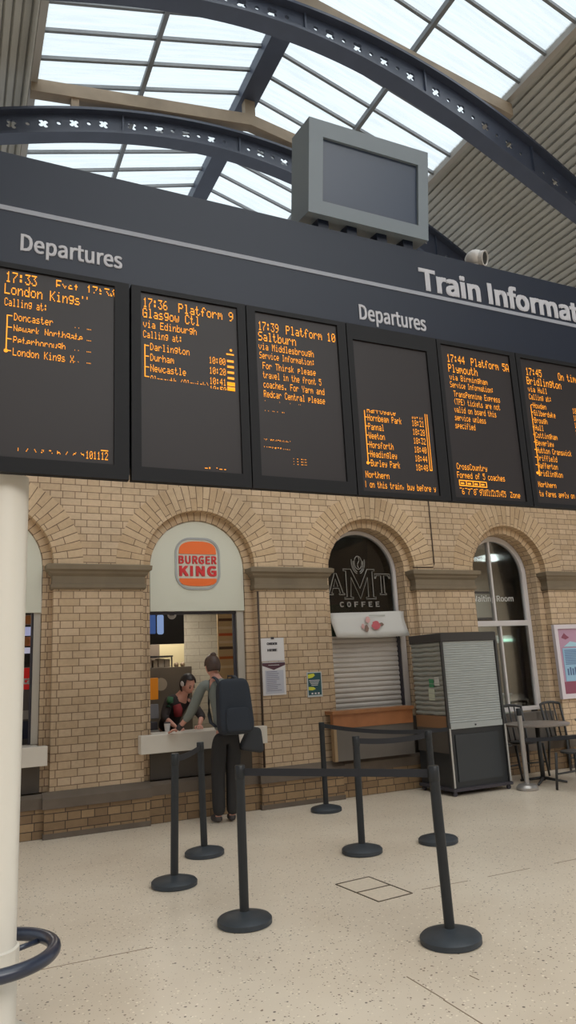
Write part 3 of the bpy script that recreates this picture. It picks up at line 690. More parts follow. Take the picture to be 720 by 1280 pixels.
# order rails on the right hand tiled wall
gp = mat('poster_tan', C(196, 170, 130), .6)
pn = thing('order_chart', 'tan printed chart hanging at the right of the burger window opening', 'poster', (3.4, 9.4, 1.5))
MB().box(3.28, 3.52, 9.40, 9.42, 1.40, 2.42).build('sheet', gp, pn)
for x in (3.33, 3.47): MB().box(x-.004, x+.004, 9.406, 9.414, 2.42, 2.75).build('hanging_cord', ink, pn)
for z, c_ in ((2.33, C(90, 60, 40)), (2.22, C(210, 190, 160)), (2.13, C(190, 90, 50)), (2.03, C(210, 190, 160)), (1.95, C(80, 60, 46)), (1.82, C(180, 100, 50)), (1.70, C(214, 196, 160))):
    MB().box(3.295, 3.505, 9.392, 9.40, z-.018, z+.018).build('printed_strip', mat('strip_%d' % int(z*100), c_, .6), pn)
# leftmost bay : menu light boxes seen past the column
f0 = thing('burger_fascia', 'white arched fascia board of the far left serving window, half hidden by the column', 'sign', (CX[0], YP, 2.4))
me = curve_mesh([keyhole(CX[0], .612, 2.39, SPR, 30)], .04); me.transform(Matrix.Translation((0, YP, 0))); link('fascia_panel', me, white_panel, f0)
w0 = wempty('window_3', (CX[0], 8.78, .95))
MB().box(.84, .915, 8.71, 8.79, .95, 2.39).build('frame_post', alu, w0)
MB().box(.815, .84, 8.74, 8.78, .95, 2.39).build('frame_post', ink, w0)
room(-.5, 1.35, 8.98, 10.2, .02, 2.75, mat('servery_wall', C(90, 84, 78), .6), 'servery')
area('servery_fill_light', (.5, 9.6, 2.66), .4, 12, (1, .92, .8))  # area lamp and its housing added to brighten the servery
lm = thing('servery_fill_lamp', 'square lamp added to light the far left serving window', 'lamp', (.5, 9.6, 2.7))
MB().box(.25, .75, 9.4, 9.8, 2.70, 2.75).build('housing', white_frame, lm)
mn = thing('menu_lightbox', 'stack of lit burger menu panels glimpsed between the column and the window frame', 'menu board', (.7, 9.3, 1.8))
MB().box(.45, .905, 9.30, 9.36, 1.80, 2.46).build('case', mat('menu_dark', C(46, 40, 38), .5), mn)
for z0, z1, c_, e in ((2.30, 2.42, C(120, 96, 84), .25), (2.17, 2.275, C(170, 176, 214), .5), (2.05, 2.155, C(150, 90, 60), .3), (1.96, 2.03, C(190, 190, 210), .5), (1.83, 1.94, C(30, 26, 26), 0)):
    MB().box(.5, .885, 9.29, 9.30, z0, z1).build('menu_panel', mat('menu_%d' % int(z0*100), c_, .5, emis=c_, estr=e), mn)
for x, z, nm in ((.83, 2.36, 0), (.80, 2.10, 1)):
    g = MB(); g.lathe([(.01, 0), (.05, .004), (.052, .012), (.045, .016)], (0, 0, 0), 16); g.bm.transform(Matrix.Translation((x, 9.288, z)) @ Matrix.Rotation(math.radians(90), 4, 'X')); g.build('burger_picture', mat('burger_pic', C(170, 110, 60), .6), mn)
dr = thing('drinks_fridge', 'red topped drinks machine in the far left serving window', 'drinks machine', (.7, 9.3, .02))
MB().box(.4, .905, 9.28, 9.7, .02, 1.55).build('cabinet_body', mat('fridge_grey', C(104, 100, 98), .5), dr)
MB().box(.42, .905, 9.262, 9.28, 1.56-.02, 1.79).build('red_header', mat('cola_red', C(196, 36, 36), .45, emis=C(196, 30, 30), estr=.2), dr)
link('lettering', text_mesh('ca', .785, 1.60, .10, .07, 9.262, .003, .03), paper, dr)
MB().box(.5, .88, 9.27, 9.28, .98, 1.18).build('lower_door', mat('fridge_blue', C(60, 64, 84), .5), dr)
MB().box(.5, .88, 9.265, 9.28, 1.2, 1.30).build('drip_tray', mat('tray_grey', C(170, 164, 158), .5), dr)

# ------------------------------------------------------------------ coffee window
AX = CX[2]; YG = D+.35
glass = bpy.data.materials.new('window_glass'); glass.use_nodes = True
n = glass.node_tree; n.nodes.clear(); o_ = n.nodes.new('ShaderNodeOutputMaterial')
tr = n.nodes.new('ShaderNodeBsdfTransparent'); tr.inputs[0].default_value = (.8, .82, .82, 1); gl = n.nodes.new('ShaderNodeBsdfGlossy'); gl.inputs['Roughness'].default_value = .03
fr = n.nodes.new('ShaderNodeFresnel'); fr.inputs['IOR'].default_value = 1.5; mx = n.nodes.new('ShaderNodeMixShader')
n.links.new(fr.outputs[0], mx.inputs[0]); n.links.new(tr.outputs[0], mx.inputs[1]); n.links.new(gl.outputs[0], mx.inputs[2]); n.links.new(mx.outputs[0], o_.inputs[0])
aw = wempty('window_4', (AX, YG, 1.0))
me = curve_mesh([keyhole(AX, .612, .92, SPR, 30), keyhole(AX, .565, .97, SPR, 30)], .07); me.transform(Matrix.Translation((0, YG-.03, 0))); link('window_frame', me, white_frame, aw)
me = curve_mesh([keyhole(AX, .57, 2.3, SPR, 30)], .008); me.transform(Matrix.Translation((0, YG+.01, 0))); link('glass_pane', me, glass, aw)
room(4.45, 6.35, 8.98, 10.4, .02, 3.75, mat('cafe_wall', C(58, 50, 44), .7), 'cafe')
gm = thing('green_wall_panel', 'dark green panel with a white strip light inside the coffee shop behind the arched glass', 'panel', (5.4, 10.39, 1.6))
MB().box(4.52, 6.3, 10.35, 10.398, 1.6, 2.62).build('panel', mat('cafe_green', C(34, 52, 34), .6), gm)
MB().box(5.1, 5.5, 10.31, 10.35, 2.46, 2.49).build('strip_light', mat('strip_lit', C(220, 220, 210), .5, emis=(1, 1, .95, 1), estr=.8), gm)
# outlined logo on the glass
lg = thing('coffee_sign', 'coffee bean sign in thin outlined letters on the dark arched glass', 'sign', (AX, YG, 2.4))
line_m = mat('logo_outline_line', C(150, 146, 140), .4, metal=.3)
def outl(P, name, r=.0065, closed=True): return MB().tube([(x+.08, YG-.002, z+.015) for x, z in P], r, 6, closed=closed).build(name, line_m, lg)
def serifA(x0, x1, z0, z1):
    w_ = x1-x0; h = z1-z0; f = lambda a, b_: (x0+a*w_, z0+b_*h)
    return [f(.45, 1), f(.56, 1), f(.90, .07), f(1, .05), f(1, 0), f(.66, 0), f(.66, .05), f(.74, .07), f(.66, .30), f(.34, .30), f(.25, .07), f(.34, .05), f(.34, 0), f(0, 0), f(0, .05), f(.10, .07)], [f(.49, .74), f(.62, .38), f(.37, .38)]
a, hole = serifA(4.655, 4.935, 2.60, 2.90); outl(a, 'outline_letter'); outl(hole, 'letter_counter')
x0, x1, z0, z1 = 4.925, 5.445, 2.54, 2.965; w_ = x1-x0; h = z1-z0; f = lambda a, b_: (x0+a*w_, z0+b_*h)
outl([f(0, 1), f(.24, 1), f(.5, .35), f(.76, 1), f(1, 1), f(1, .95), f(.92, .93), f(.92, .07), f(1, .05), f(1, 0), f(.68, 0), f(.68, .05), f(.76, .07), f(.76, .72), f(.5, 0), f(.24, .72), f(.2, .07), f(.28, .05), f(.28, 0), f(0, 0), f(0, .05), f(.08, .07), f(.08, .93), f(0, .95)], 'outline_letter')
x0, x1, z0, z1 = 5.44, 5.70, 2.60, 2.90; w_ = x1-x0; h = z1-z0; f = lambda a, b_: (x0+a*w_, z0+b_*h)
outl([f(0, 1), f(1, 1), f(1, .78), f(.94, .78), f(.88, .92), f(.6, .92), f(.6, .08), f(.72, .05), f(.72, 0), f(.28, 0), f(.28, .05), f(.4, .08), f(.4, .92), f(.12, .92), f(.06, .78), f(0, .78)], 'outline_letter')
outl([(5.18+.062*math.cos(t*math.pi/12), 3.06+.095*math.sin(t*math.pi/12)) for t in range(24)], 'bean_outline')
outl([(5.185+.018*math.sin(t*math.pi/4), 3.145-.02*t) for t in range(9)], 'bean_crease', closed=False)
for s_ in (-1, 1):
    outl([(5.18+s_*(.004+.105*math.sin(t*math.pi/14)), 2.90+.17*(1-math.cos(t*math.pi/14))) for t in range(1, 9)], 'cup_stroke', closed=False)
    outl([(5.18+s_*(.004+.078*math.sin(t*math.pi/14)), 2.925+.13*(1-math.cos(t*math.pi/14))) for t in range(1, 9)], 'cup_stroke', closed=False)
for i, ch in enumerate('COFFEE'): link('small_letter', text_mesh(ch, 4.92+.117*i, 2.44, .064, .075, YG, .004, .02), line_m, lg)
# shutter
def shutter(mb_y, x0, x1, z0, z1, pitch, depth, name, m_, par):
    prof = []; z = z0
    while z < z1-.001:
        for dz, dy in ((0, 0), (.12, -.75), (.35, -1), (.62, -.95), (.86, -.5), (.93, .0)): prof.append((mb_y+dy*depth, min(z+dz*pitch, z1)))
        z += pitch
    prof.append((mb_y, z1)); pts = [(x0, y, z) for y, z in prof]+[(x0, mb_y+.012, z1), (x0, mb_y+.012, z0)]
    bm = bmesh.new(); A = [bm.verts.new(p) for p in pts]; B = [bm.verts.new((x1, p[1], p[2])) for p in pts]
    for i in range(len(pts)): j = (i+1) % len(pts); bm.faces.new((A[i], A[j], B[j], B[i]))
    bm.faces.new(A[::-1]); bm.faces.new(B); bmesh.ops.remove_doubles(bm, verts=bm.verts, dist=1e-5); bmesh.ops.recalc_face_normals(bm, faces=bm.faces)
    me = bpy.data.meshes.new(name); bm.to_mesh(me); bm.free(); return link(name, me, m_, par)
cs = thing('roller_shutter', 'closed pale roller shutter below the coffee shop arch', 'shutter', (5.2, 8.8, 1.02))
shutter(8.80, 4.65, 5.74, 1.075, 2.03, .0665, .02, 'curtain', shutter_m, cs)
MB().box(4.65, 5.74, 8.775, 8.812, 1.02, 1.075).build('bottom_bar', mat('shutter_bar', C(206, 198, 188), .45), cs)
MB().box(5.08, 5.24, 8.768, 8.775, 1.03, 1.065).build('lock_plate', alu, cs); MB().lathe([(.012, -.008), (.012, 0)], (5.16, 8.766, 1.047), 12, ax='y').build('keyhole', ink, cs)
MB().box(5.742, 5.765, 8.74, 8.82, 1.02, 2.1).build('guide_rail', ink, cs)
MB().box(5.775, 5.865, 8.74, 8.80, 1.02, 2.36).build('side_post', mat('post_pale', C(198, 190, 184), .45), cs)
bn = thing('cafe_banner', 'curled white banner with a pink flower picture hung above the roller shutter', 'banner', (5.1, 8.6, 2.0))
bm = bmesh.new(); N = 14; rows = []
for i in range(N+1):
    u = i/N; x = 4.68+u*1.15
    rows.append([bm.verts.new((x-(.06*v)*(1 if u < .5 else .6)*(1-v*0) + (.09 if v == 1 else 0)*(1-u)*.3, 8.70-.11*(1-v)-.02*math.sin(u*9), 2.005+v*.335-.012*math.sin(u*math.pi)*(1-v)+.02*u*v)) for v in (0, .25, .5, .75, 1)])
for a, b_ in zip(rows, rows[1:]):
    for k in range(4): bm.faces.new((a[k], a[k+1], b_[k+1], b_[k]))
r = bmesh.ops.extrude_face_region(bm, geom=bm.faces[:])
for v in r['geom']:
    if isinstance(v, bmesh.types.BMVert): v.co.y += .012
bmesh.ops.recalc_face_normals(bm, faces=bm.faces); me = bpy.data.meshes.new('b'); bm.to_mesh(me); bm.free()
link('sheet', me, mat('banner_white', C(200, 196, 190), .5), bn, smooth=True)
def spot(x, z, r, c_, name, sx=1.):
    y = 8.70-.11*(1-(z-2.005)/.335)-.004; x += .07
    flat([(x+r*sx*math.cos(t*math.pi/8)*(1+.18*math.cos(t*2.2)), z+r*math.sin(t*math.pi/8)) for t in range(16)], y-.022, .004, name, c_, bn)
pk = mat('flower_pink', C(196, 96, 104), .6); br_ = mat('stem_brown', C(130, 104, 92), .6); pk2 = mat('flower_pale', C(206, 160, 156), .6)
spot(5.24, 2.16, .06, pk, 'pink_flower', 1.1); spot(5.13, 2.24, .045, pk2, 'pale_petal', .8); spot(5.08, 2.12, .05, br_, 'brown_stem', .6); spot(5.03, 2.15, .035, pk2, 'pale_petal', .7); spot(5.33, 2.17, .025, br_, 'brown_stem', 1.4)
MB().box(5.24, 5.50, 8.662, 8.668, 2.295, 2.305).build('printed_line', mat('print_grey', C(160, 160, 150), .6), bn)

# wooden bar counter below the shutter
wcn = thing('wooden_bar', 'orange brown wooden bar counter under the coffee shop shutter', 'counter', (5.0, 8.38, .5))
MB().box(4.40, 5.63, 8.33, 8.545, 1.03, 1.075).build('bar_top', wood, wcn, bevel=.006)
MB().box(4.42, 5.62, 8.36, 8.44, .86, 1.03).build('wood_front', mat('wood_front', C(160, 104, 66), .35, noise=.15, nscale=5), wcn)
MB().box(4.46, 5.62, 8.37, 8.44, .465, .86).build('lower_panel', mat('panel_greybrown', C(98, 92, 86), .3, noise=.05), wcn)
MB().box(4.42, 4.46, 8.36, 8.44, .464, .86).build('end_post', mat('end_wood', C(150, 124, 92), .5), wcn)

# ------------------------------------------------------------------ shuttered kiosk
kk = thing('shuttered_kiosk', 'tall closed kiosk with grey slatted shutters and a dark lower cabinet', 'kiosk', (6.15, 8.0, 0))
K0, K1, KY0, KY1 = 5.68, 6.58, 7.66, 8.40
kd = mat('kiosk_dark', C(46, 48, 50), .4, noise=.05); kt = mat('kiosk_top', C(58, 54, 52), .5)
MB().box(K0+.03, K1-.03, KY0+.05, KY1, .09, .80).build('lower_cabinet', kd, kk)
MB().box(K0+.10, K1-.12, KY0+.035, KY0+.05, .16, .72).build('access_door', mat('kiosk_door', C(52, 56, 60), .35), kk)
MB().box(K0, K1, KY0+.02, KY1, 1.87, 1.985).build('shutter_box', kt, kk, bevel=.01)
shutter(KY0+.04, K0+.04, K1-.04, .86, 1.87, .030, .007, 'front_shutter', shutter_k, kk)
MB().box(K0+.04, K1-.04, KY0+.025, KY0+.05, .79, .86).build('front_bottom_bar', shutter_k, kk)
MB().lathe([(.011, -.006), (.011, 0)], (6.1, KY0+.02, .825), 12, ax='y').build('lock', ink, kk)
# side shutter: wavy slats, faces -x
bm = bmesh.new(); z = .95; prof = []
while z < 1.86:
    for dz, dx in ((0, 0), (.2, .8), (.5, 1), (.8, .7), (.95, 0)): prof.append((K0+.035-.024*dx, z+dz*.062))
    z += .062
rows = []
for j in range(9):
    y = KY0+.06+(KY1-KY0-.08)*j/8; wv = .006*math.sin(j*1.9)
    rows.append([bm.verts.new((x, y, zz+wv)) for x, zz in prof]+[bm.verts.new((K0+.05, y, 1.87)), bm.verts.new((K0+.05, y, .95))])
for a, b_ in zip(rows, rows[1:]):
    for k in range(len(a)): k2 = (k+1) % len(a); bm.faces.new((a[k], a[k2], b_[k2], b_[k]))
bm.faces.new(rows[0]); bm.faces.new(rows[-1][::-1]); bmesh.ops.recalc_face_normals(bm, faces=bm.faces); me = bpy.data.meshes.new('s'); bm.to_mesh(me); bm.free()
link('side_shutter', me, mat('side_shutter', C(150, 150, 142), .4), kk)
MB().box(K0+.005, K0+.05, KY0+.06, KY1-.02, .80, .95).build('side_bottom_bar', mat('side_bar', C(140, 104, 74), .5), kk)
MB().box(K0+.005, K0+.045, KY0+.06, KY1-.02, .50, .80).build('side_panel', mat('side_panel', C(84, 78, 72), .4), kk)
for x in (K0+.012, K1-.012):
    MB().box(x-.016, x+.016, KY0+.02, KY0+.052, .09, 1.87).build('corner_post', mat('corner_dark', C(70, 70, 70), .4, metal=.4), kk)
    MB().box(x-.010, x+.010, KY0+.010, KY0+.02, .10, .80).build('steel_trim', mat('trim_steel', C(190, 186, 180), .35, metal=.3), kk)
MB().box(K0-.02, K1+.01, KY0, KY1, .055, .09).build('base_frame', ink, kk)
for x in (K0+.02, K1-.04):
    for y in (KY0+.04, KY1-.06):
        MB().lathe([(.028, -.014), (.028, .014)], (x, y, .028), 14, ax='y').build('castor', ink, kk)
for y, z, c_ in ((7.98, 1.36, C(60, 130, 90)), (7.86, 1.38, C(196, 196, 190))):
    MB().box(K0+.012, K0+.02, y-.05, y+.05, z-.055, z+.055).build('sticker', mat('stk%d' % int(y*100), c_, .5), kk)
MB().box(K0+.012, K0+.02, 7.93, 8.06, 1.14, 1.29).build('paper_notice', mat('stk_n', C(186, 190, 170), .5), kk)

# ------------------------------------------------------------------ waiting room window
WX = CX[3]
ww = wempty('window_5', (WX, YG, .86))
me = curve_mesh([keyhole(WX, .612, .84, SPR, 30), keyhole(WX, .535, 2.205, SPR, 30), [(WX+.535, 2.125), (WX+.535, .90), (WX-.535, .90), (WX-.535, 2.125)]], .08); me.transform(Matrix.Translation((0, YG-.03, 0))); link('window_frame', me, white_frame, ww)
MB().box(WX-.10, WX-.07, YG-.03, YG+.04, 2.2, SPR+.535).build('mullion', white_frame, ww)
MB().box(WX-.03, WX-.0, YG-.03, YG+.04, .90, 2.13).build('mullion', white_frame, ww)
me = curve_mesh([keyhole(WX, .54, .89, SPR, 30)], .008); me.transform(Matrix.Translation((0, YG+.005, 0))); link('glass_pane', me, glass, ww)
link('window_lettering', text_mesh('Waiting Room', 7.235, 2.475, .82, .125, YG-.001, .004, .0), mat('etched_white', C(206, 204, 200), .6), ww)
room(6.75, 11.4, 8.98, 12.2, .02, 3.75, mat('waiting_wall', C(158, 142, 126), .8), 'waiting')
wl = thing('waiting_room_light', 'greenish tube light glowing inside the waiting room', 'lamp', (9.6, 10.95, 1.96))
MB().box(9.48, 9.86, 10.95, 11.0, 1.95, 2.0).build('tube', mat('tube_lit', C(180, 230, 200), .5, emis=C(190, 245, 220), estr=1.6), wl)
MB().box(9.46, 9.88, 11.0, 11.05, 1.93, 2.07).build('fitting', white_frame, wl)
MB().tube([(9.5, 11.02, 2.07), (9.5, 11.02, 3.75)], .008, 6).build('hanger', ink, wl); MB().tube([(9.84, 11.02, 2.07), (9.84, 11.02, 3.75)], .008, 6).build('hanger', ink, wl)
sh = thing('display_shelves', 'pale display unit inside the waiting room below the green light', 'shelving', (9.6, 11.2, .02))
MB().box(9.35, 9.8, 11.2, 11.6, .02, .95).build('cabinet_body', mat('display_pale', C(176, 182, 174), .5), sh)
MB().box(9.32, 9.83, 11.18, 11.62, .95, .98).build('worktop', paper, sh)
bk = thing('notice_frame', 'dark framed notice high on the waiting room wall', 'picture', (9.2, 12.1, 2.6))
MB().box(9.5, 10.5, 12.14, 12.19, 2.45, 3.05).build('frame', ink, bk); MB().box(9.56, 10.44, 12.13, 12.14, 2.5, 3.0).build('notice_sheet', mat('notice_sheet', C(150, 140, 130), .6), bk)
area('waiting_fill_light', (9.2, 10.6, 3.5), .8, 90, (.9, 1, .95))  # added area light and ceiling panel to brighten the waiting room
cl = thing('waiting_fill_lamp', 'ceiling panel added for the waiting room fill light', 'lamp', (9.2, 10.6, 3.7))
MB().box(8.8, 9.6, 10.4, 10.8, 3.70, 3.75).build('housing', white_frame, cl)

# ------------------------------------------------------------------ notices
def note(name, label, cat, x0, x1, z0, z1, m_, y=8.541):
    t_ = thing(name, label, cat, ((x0+x1)/2, y, z0)); MB().box(x0, x1, y-.003, y+.004, z0, z1).build('sheet', m_, t_); return t_
t_ = note('paper_notice', 'upper white notice headed ORDER on the brick pier', 'notice', 3.549, 3.868, 1.735, 2.022, paper)
link('lettering', text_mesh('ORDER', 3.63, 1.935, .145, .032, 8.538, .002, .03), ink, t_); link('lettering', text_mesh('HERE', 3.635, 1.855, .135, .032, 8.538, .002, .03), ink, t_)
MB().box(3.69, 3.73, 8.53, 8.539, 2.008, 2.035).build('clip', ink, t_)
t_ = note('long_notice', 'long white information notice with a maroon chevron on the brick pier', 'notice', 3.555, 3.872, 1.315, 1.725, paper)
mar = mat('notice_maroon', C(84, 52, 62), .6)
flat([(3.558, 1.715), (3.558, 1.68), (3.713, 1.625), (3.870, 1.68), (3.870, 1.715)], 8.538, .002, 'maroon_chevron', mar, t_)
MB().box(3.64, 3.79, 8.5345, 8.536, 1.682, 1.688).build('printed_line', paper, t_)
MB().box(3.592, 3.845, 8.5365, 8.538, 1.335, 1.62).build('grey_panel', mat('notice_grey', C(186, 186, 196), .6), t_)
random.seed(3)
for i in range(11): MB().box(3.61, 3.61+random.uniform(.13, .2), 8.535, 8.5365, 1.598-.023*i, 1.606-.023*i).build('printed_line', mat('print_line', C(128, 126, 140), .6), t_)
t_ = note('small_poster', 'small teal poster with two yellow splashes on the brick pier', 'poster', 4.172, 4.384, 1.262, 1.575, mat('poster_edge', C(190, 196, 196), .6))
MB().box(4.185, 4.372, 8.536, 8.538, 1.285, 1.563).build('teal_print', mat('poster_teal', C(34, 76, 84), .5), t_)
yl = mat('poster_yellow', C(206, 206, 60), .5)
flat([(4.187, 1.545), (4.27, 1.555), (4.285, 1.53), (4.25, 1.505), (4.187, 1.495)], 8.536, .002, 'yellow_splash', yl, t_); flat([(4.187, 1.39), (4.26, 1.385), (4.29, 1.36), (4.24, 1.345), (4.187, 1.35)], 8.536, .002, 'yellow_splash', yl, t_)
for i in range(4): MB().box(4.20+.01*i, 4.35-.01*i, 8.534, 8.536, 1.465-.02*i, 1.473-.02*i).build('printed_line', paper, t_)
for i in range(3): MB().box(4.225+.045*i, 4.25+.045*i, 8.534, 8.536, 1.295, 1.315).build('small_logo', paper, t_)
# big framed poster on the right pier
bp_ = thing('framed_poster', 'large pale framed poster in pink, mauve and blue right of the waiting room window', 'poster', (8.85, 8.54, .98))
fr_m = mat('poster_frame', C(206, 196, 200), .35)
for q in ((8.43, 8.50, .985, 2.10), (9.28, 9.35, .985, 2.10), (8.50, 9.28, .985, 1.055), (8.50, 9.28, 2.035, 2.10)): MB().box(q[0], q[1], 8.49, 8.548, q[2], q[3]).build('frame_rail', fr_m, bp_)
MB().box(8.50, 9.28, 8.52, 8.54, 1.055, 2.035).build('mauve_print', mat('poster_mauve', C(176, 138, 160), .4), bp_)
MB().box(8.50, 8.53, 8.516, 8.52, 1.055, 2.035).build('maroon_margin', mat('poster_wine', C(132, 64, 84), .4), bp_)
MB().box(8.50, 9.28, 8.514, 8.52, 1.055, 1.235).build('maroon_footer', mat('poster_wine', C(132, 64, 84), .4), bp_)
MB().box(8.57, 9.22, 8.514, 8.52, 1.24, 1.74).build('blue_block', mat('poster_blue', C(140, 176, 200), .4), bp_)
for i in range(9): MB().box(8.60, 9.18-.04*(i % 3), 8.511, 8.514, 1.70-.026*i, 1.711-.026*i).build('printed_line', mat('print_navy', C(70, 90, 130), .5), bp_)
for i in range(5): MB().box(8.62+.05*i, 8.645+.05*i, 8.511, 8.514, 1.33, 1.33+.10+.02*(i % 2)).build('printed_figure', mat('print_navy', C(70, 90, 130), .5), bp_)
flat([(8.58, 1.90), (8.64, 1.97), (8.69, 1.93), (8.74, 1.90), (8.66, 1.87)], 8.52, .004, 'plane_motif', mat('poster_wine', C(132, 64, 84), .4), bp_)
flat([(8.6, 1.76), (8.75, 1.84), (9.0, 1.80), (9.2, 1.86), (9.2, 1.76)], 8.52, .004, 'cloud_motif', mat('poster_cloud', C(160, 196, 210), .5), bp_)

# ------------------------------------------------------------------ queue posts and belts
def post(x, y, label, steel_one=False, lean=(0, 0)):
    t_ = thing('queue_post', label, 'barrier post', (x, y, 0), 'silver queue post' if steel_one else 'black queue posts')
    pm, bm_ = (steel, steel) if steel_one else (black_post, black_base)
    R = .135 if steel_one else .18
    autosmooth(MB().lathe([(R-.01, 0), (R, .006), (R, .034), (R-.012, .046), (.11, .062), (.05, .075), (.034, .08)], (x, y, 0), 44).build('base', bm_, t_), 30)
    autosmooth(MB().lathe([(.031, .076), (.031, .90)], (x, y, 0), 24).build('pole', pm, t_))
    h = MB().lathe([(.031, .90), (.034, .905), (.034, .985), (.030, .99)], (x, y, 0), 24).build('belt_head', black_post, t_); autosmooth(h)
    sc = 1.0
    t_.rotation_euler = (lean[1], lean[0], 0)
    return t_
PO = {}
for k, x, y, lab, lean in (('a', 1.68, 6.006, 'black queue post left of the customer, its base nearest the cream column', (0.02, 0)), ('b', 2.189, 6.80, 'black queue post standing directly behind the customer in grey', (-.02, 0)),
        ('c', 1.83, 4.865, 'large black queue post at front left of the queue, in front of the customer', (0, 0)), ('d', 4.028, 7.918, 'far black queue post in front of the brick pier with the teal poster', (0, 0)),
        ('e', 3.391, 6.011, 'middle black queue post just behind the floor access cover', (0.01, 0)), ('f', 4.146, 5.922, 'black queue post whose base peeks out behind the nearest post', (-.01, 0)),
        ('g', 2.748, 3.884, 'nearest black queue post, large and leaning slightly, right of the floor cover', (-.02, 0))):
    PO[k] = post(x, y, lab, lean=lean)
post(6.667, 7.50, 'silver queue post beside the shuttered kiosk', True)
def belt(p, q, label, sag=.02, z=.945, z2=None, hw=.024):
    p = Vector((*p, z)); q = Vector((*q, z2 or z)); d = (q-p); L = d.length; d.normalize(); nrm = Vector((-d.y, d.x, 0)).normalized()*.0015; N = 16
    p = p+d*.036; q = q-d*.036; bm = bmesh.new(); rows = []
    for i in range(N+1):
        u = i/N; c_ = p.lerp(q, u)-Vector((0, 0, sag*4*u*(1-u)))
        rows.append([bm.verts.new(c_+v) for v in (Vector((0, 0, -hw))-nrm, Vector((0, 0, hw))-nrm, Vector((0, 0, hw))+nrm, Vector((0, 0, -hw))+nrm)])
    for a, b_ in zip(rows, rows[1:]):
        for k in range(4): bm.faces.new((a[k], a[(k+1) % 4], b_[(k+1) % 4], b_[k]))
    bm.faces.new(rows[0][::-1]); bm.faces.new(rows[-1]); me = bpy.data.meshes.new('belt'); bm.to_mesh(me); bm.free()
    tag(link('queue_belt', me, belt_m), label, 'barrier belt', 'black queue belts')
belt((1.83, 4.865), (2.73, 3.884), 'black belt stretched across the front between the two nearest posts', 0.0)
belt((1.70, 6.006), (2.175, 6.80), 'short black belt beside the white counter behind the customer', .015)
belt((4.028, 7.918), (5.66, 7.62), 'black belt running from the far post to the shuttered kiosk', .05, .95, .80)
belt((3.40, 6.011), (4.136, 5.922), 'black belt between the middle post and the partly hidden post', .02)
belt((6.667, 7.50), (7.9, 7.3), 'black belt running right from the silver post', .02, .60)
bpy.data.objects['queue_belt.004'].data.transform(Matrix.Translation((0, 0, 0)))

# ------------------------------------------------------------------ cafe tables and chairs
tt_m = mat('table_top', C(130, 120, 112), .35, noise=.1); chm = mat('chair_dark', C(50, 50, 50), .45)
def cafe_table(x, y, label, r=.42, h=.76):
    t_ = thing('cafe_table', label, 'table', (x, y, 0), 'round cafe tables')
    autosmooth(MB().lathe([(r-.01, h-.03), (r, h-.022), (r, h-.005), (r-.008, h)], (x, y, 0), 40).build('table_top', tt_m, t_))
    MB().lathe([(.03, .03), (.03, h-.03)], (x, y, 0), 16).build('pedestal', chm, t_, smooth=True)
    for a in range(4):
        c_, s_ = math.cos(a*math.pi/2+.6), math.sin(a*math.pi/2+.6)
        MB().tube([(x+.02*c_, y+.02*s_, .06), (x+.3*c_, y+.3*s_, .018)], [.02, .014], 8).build('foot', chm, t_, smooth=True)
def cafe_chair(x, y, rz_, label, first=None):
    t_ = thing('cafe_chair', label, 'chair', (0, 0, 0), 'dark cafe chairs')
    for sx in (-1, 1):
        MB().tube([(sx*.17, .17, .45), (sx*.20, .20, .012)], [.018, .015], 8).build('leg', chm, t_, smooth=True)
        MB().tube([(sx*.19, -.26, .94), (sx*.185, -.21, .70), (sx*.175, -.175, .45), (sx*.19, -.23, .012)], [.017, .017, .018, .015], 8).build('leg', chm, t_, smooth=True)
    MB().prism([(.2*math.cos(a*math.pi/10)*(1.0), .19*math.sin(a*math.pi/10), .45) for a in range(20)], (0, 0, .022)).build('seat', chm, t_, bevel=.005)
    MB().tube([(-.19, -.26, .93), (-.10, -.285, .95), (0, -.295, .955), (.10, -.285, .95), (.19, -.26, .93)], .019, 8).build('back_rail', chm, t_, smooth=True)
    for sx in (-.09, 0, .09): MB().tube([(sx, -.285, .94), (sx, -.205, .47)], .011, 6).build('back_slat', chm, t_, smooth=True)
    MB().tube([(-.18, .17, .20), (.18, .17, .20)], .012, 6).build('stretcher', chm, t_, smooth=True)
    t_.location = (x, y, 0); t_.rotation_euler = (0, 0, rz_)
    return t_
cafe_table(7.20, 7.78, 'round dark cafe table just right of the silver queue post')
cafe_table(8.25, 7.55, 'round dark cafe table at the right picture edge under the framed poster')
proto = None
CH = [(6.90, 8.26, math.pi+.2, 'dark cafe chair between the kiosk and the wall, beneath the waiting room window'), (7.42, 8.30, math.pi-.1, 'dark cafe chair with its back to the wall beneath the window corner'),
      (7.62, 7.20, .5, 'dark cafe chair on the near side between the two round tables'), (7.08, 7.02, .1, 'dark cafe chair on the near side of the first round table'), (8.22, 8.30, math.pi, 'dark cafe chair below the framed poster'),
      (8.3, 6.92, .2, 'nearest dark cafe chair at the right picture edge')]
for i, (x, y, r_, lab) in enumerate(CH):
    if proto is None: proto = cafe_chair(x, y, r_, lab); kids = list(proto.children); continue
    c_ = proto.copy(); COL.objects.link(c_); c_.location = (x, y, 0); c_.rotation_euler = (0, 0, r_); c_['label'] = lab
    for q in kids:
        d_ = q.copy(); COL.objects.link(d_); d_.parent = c_

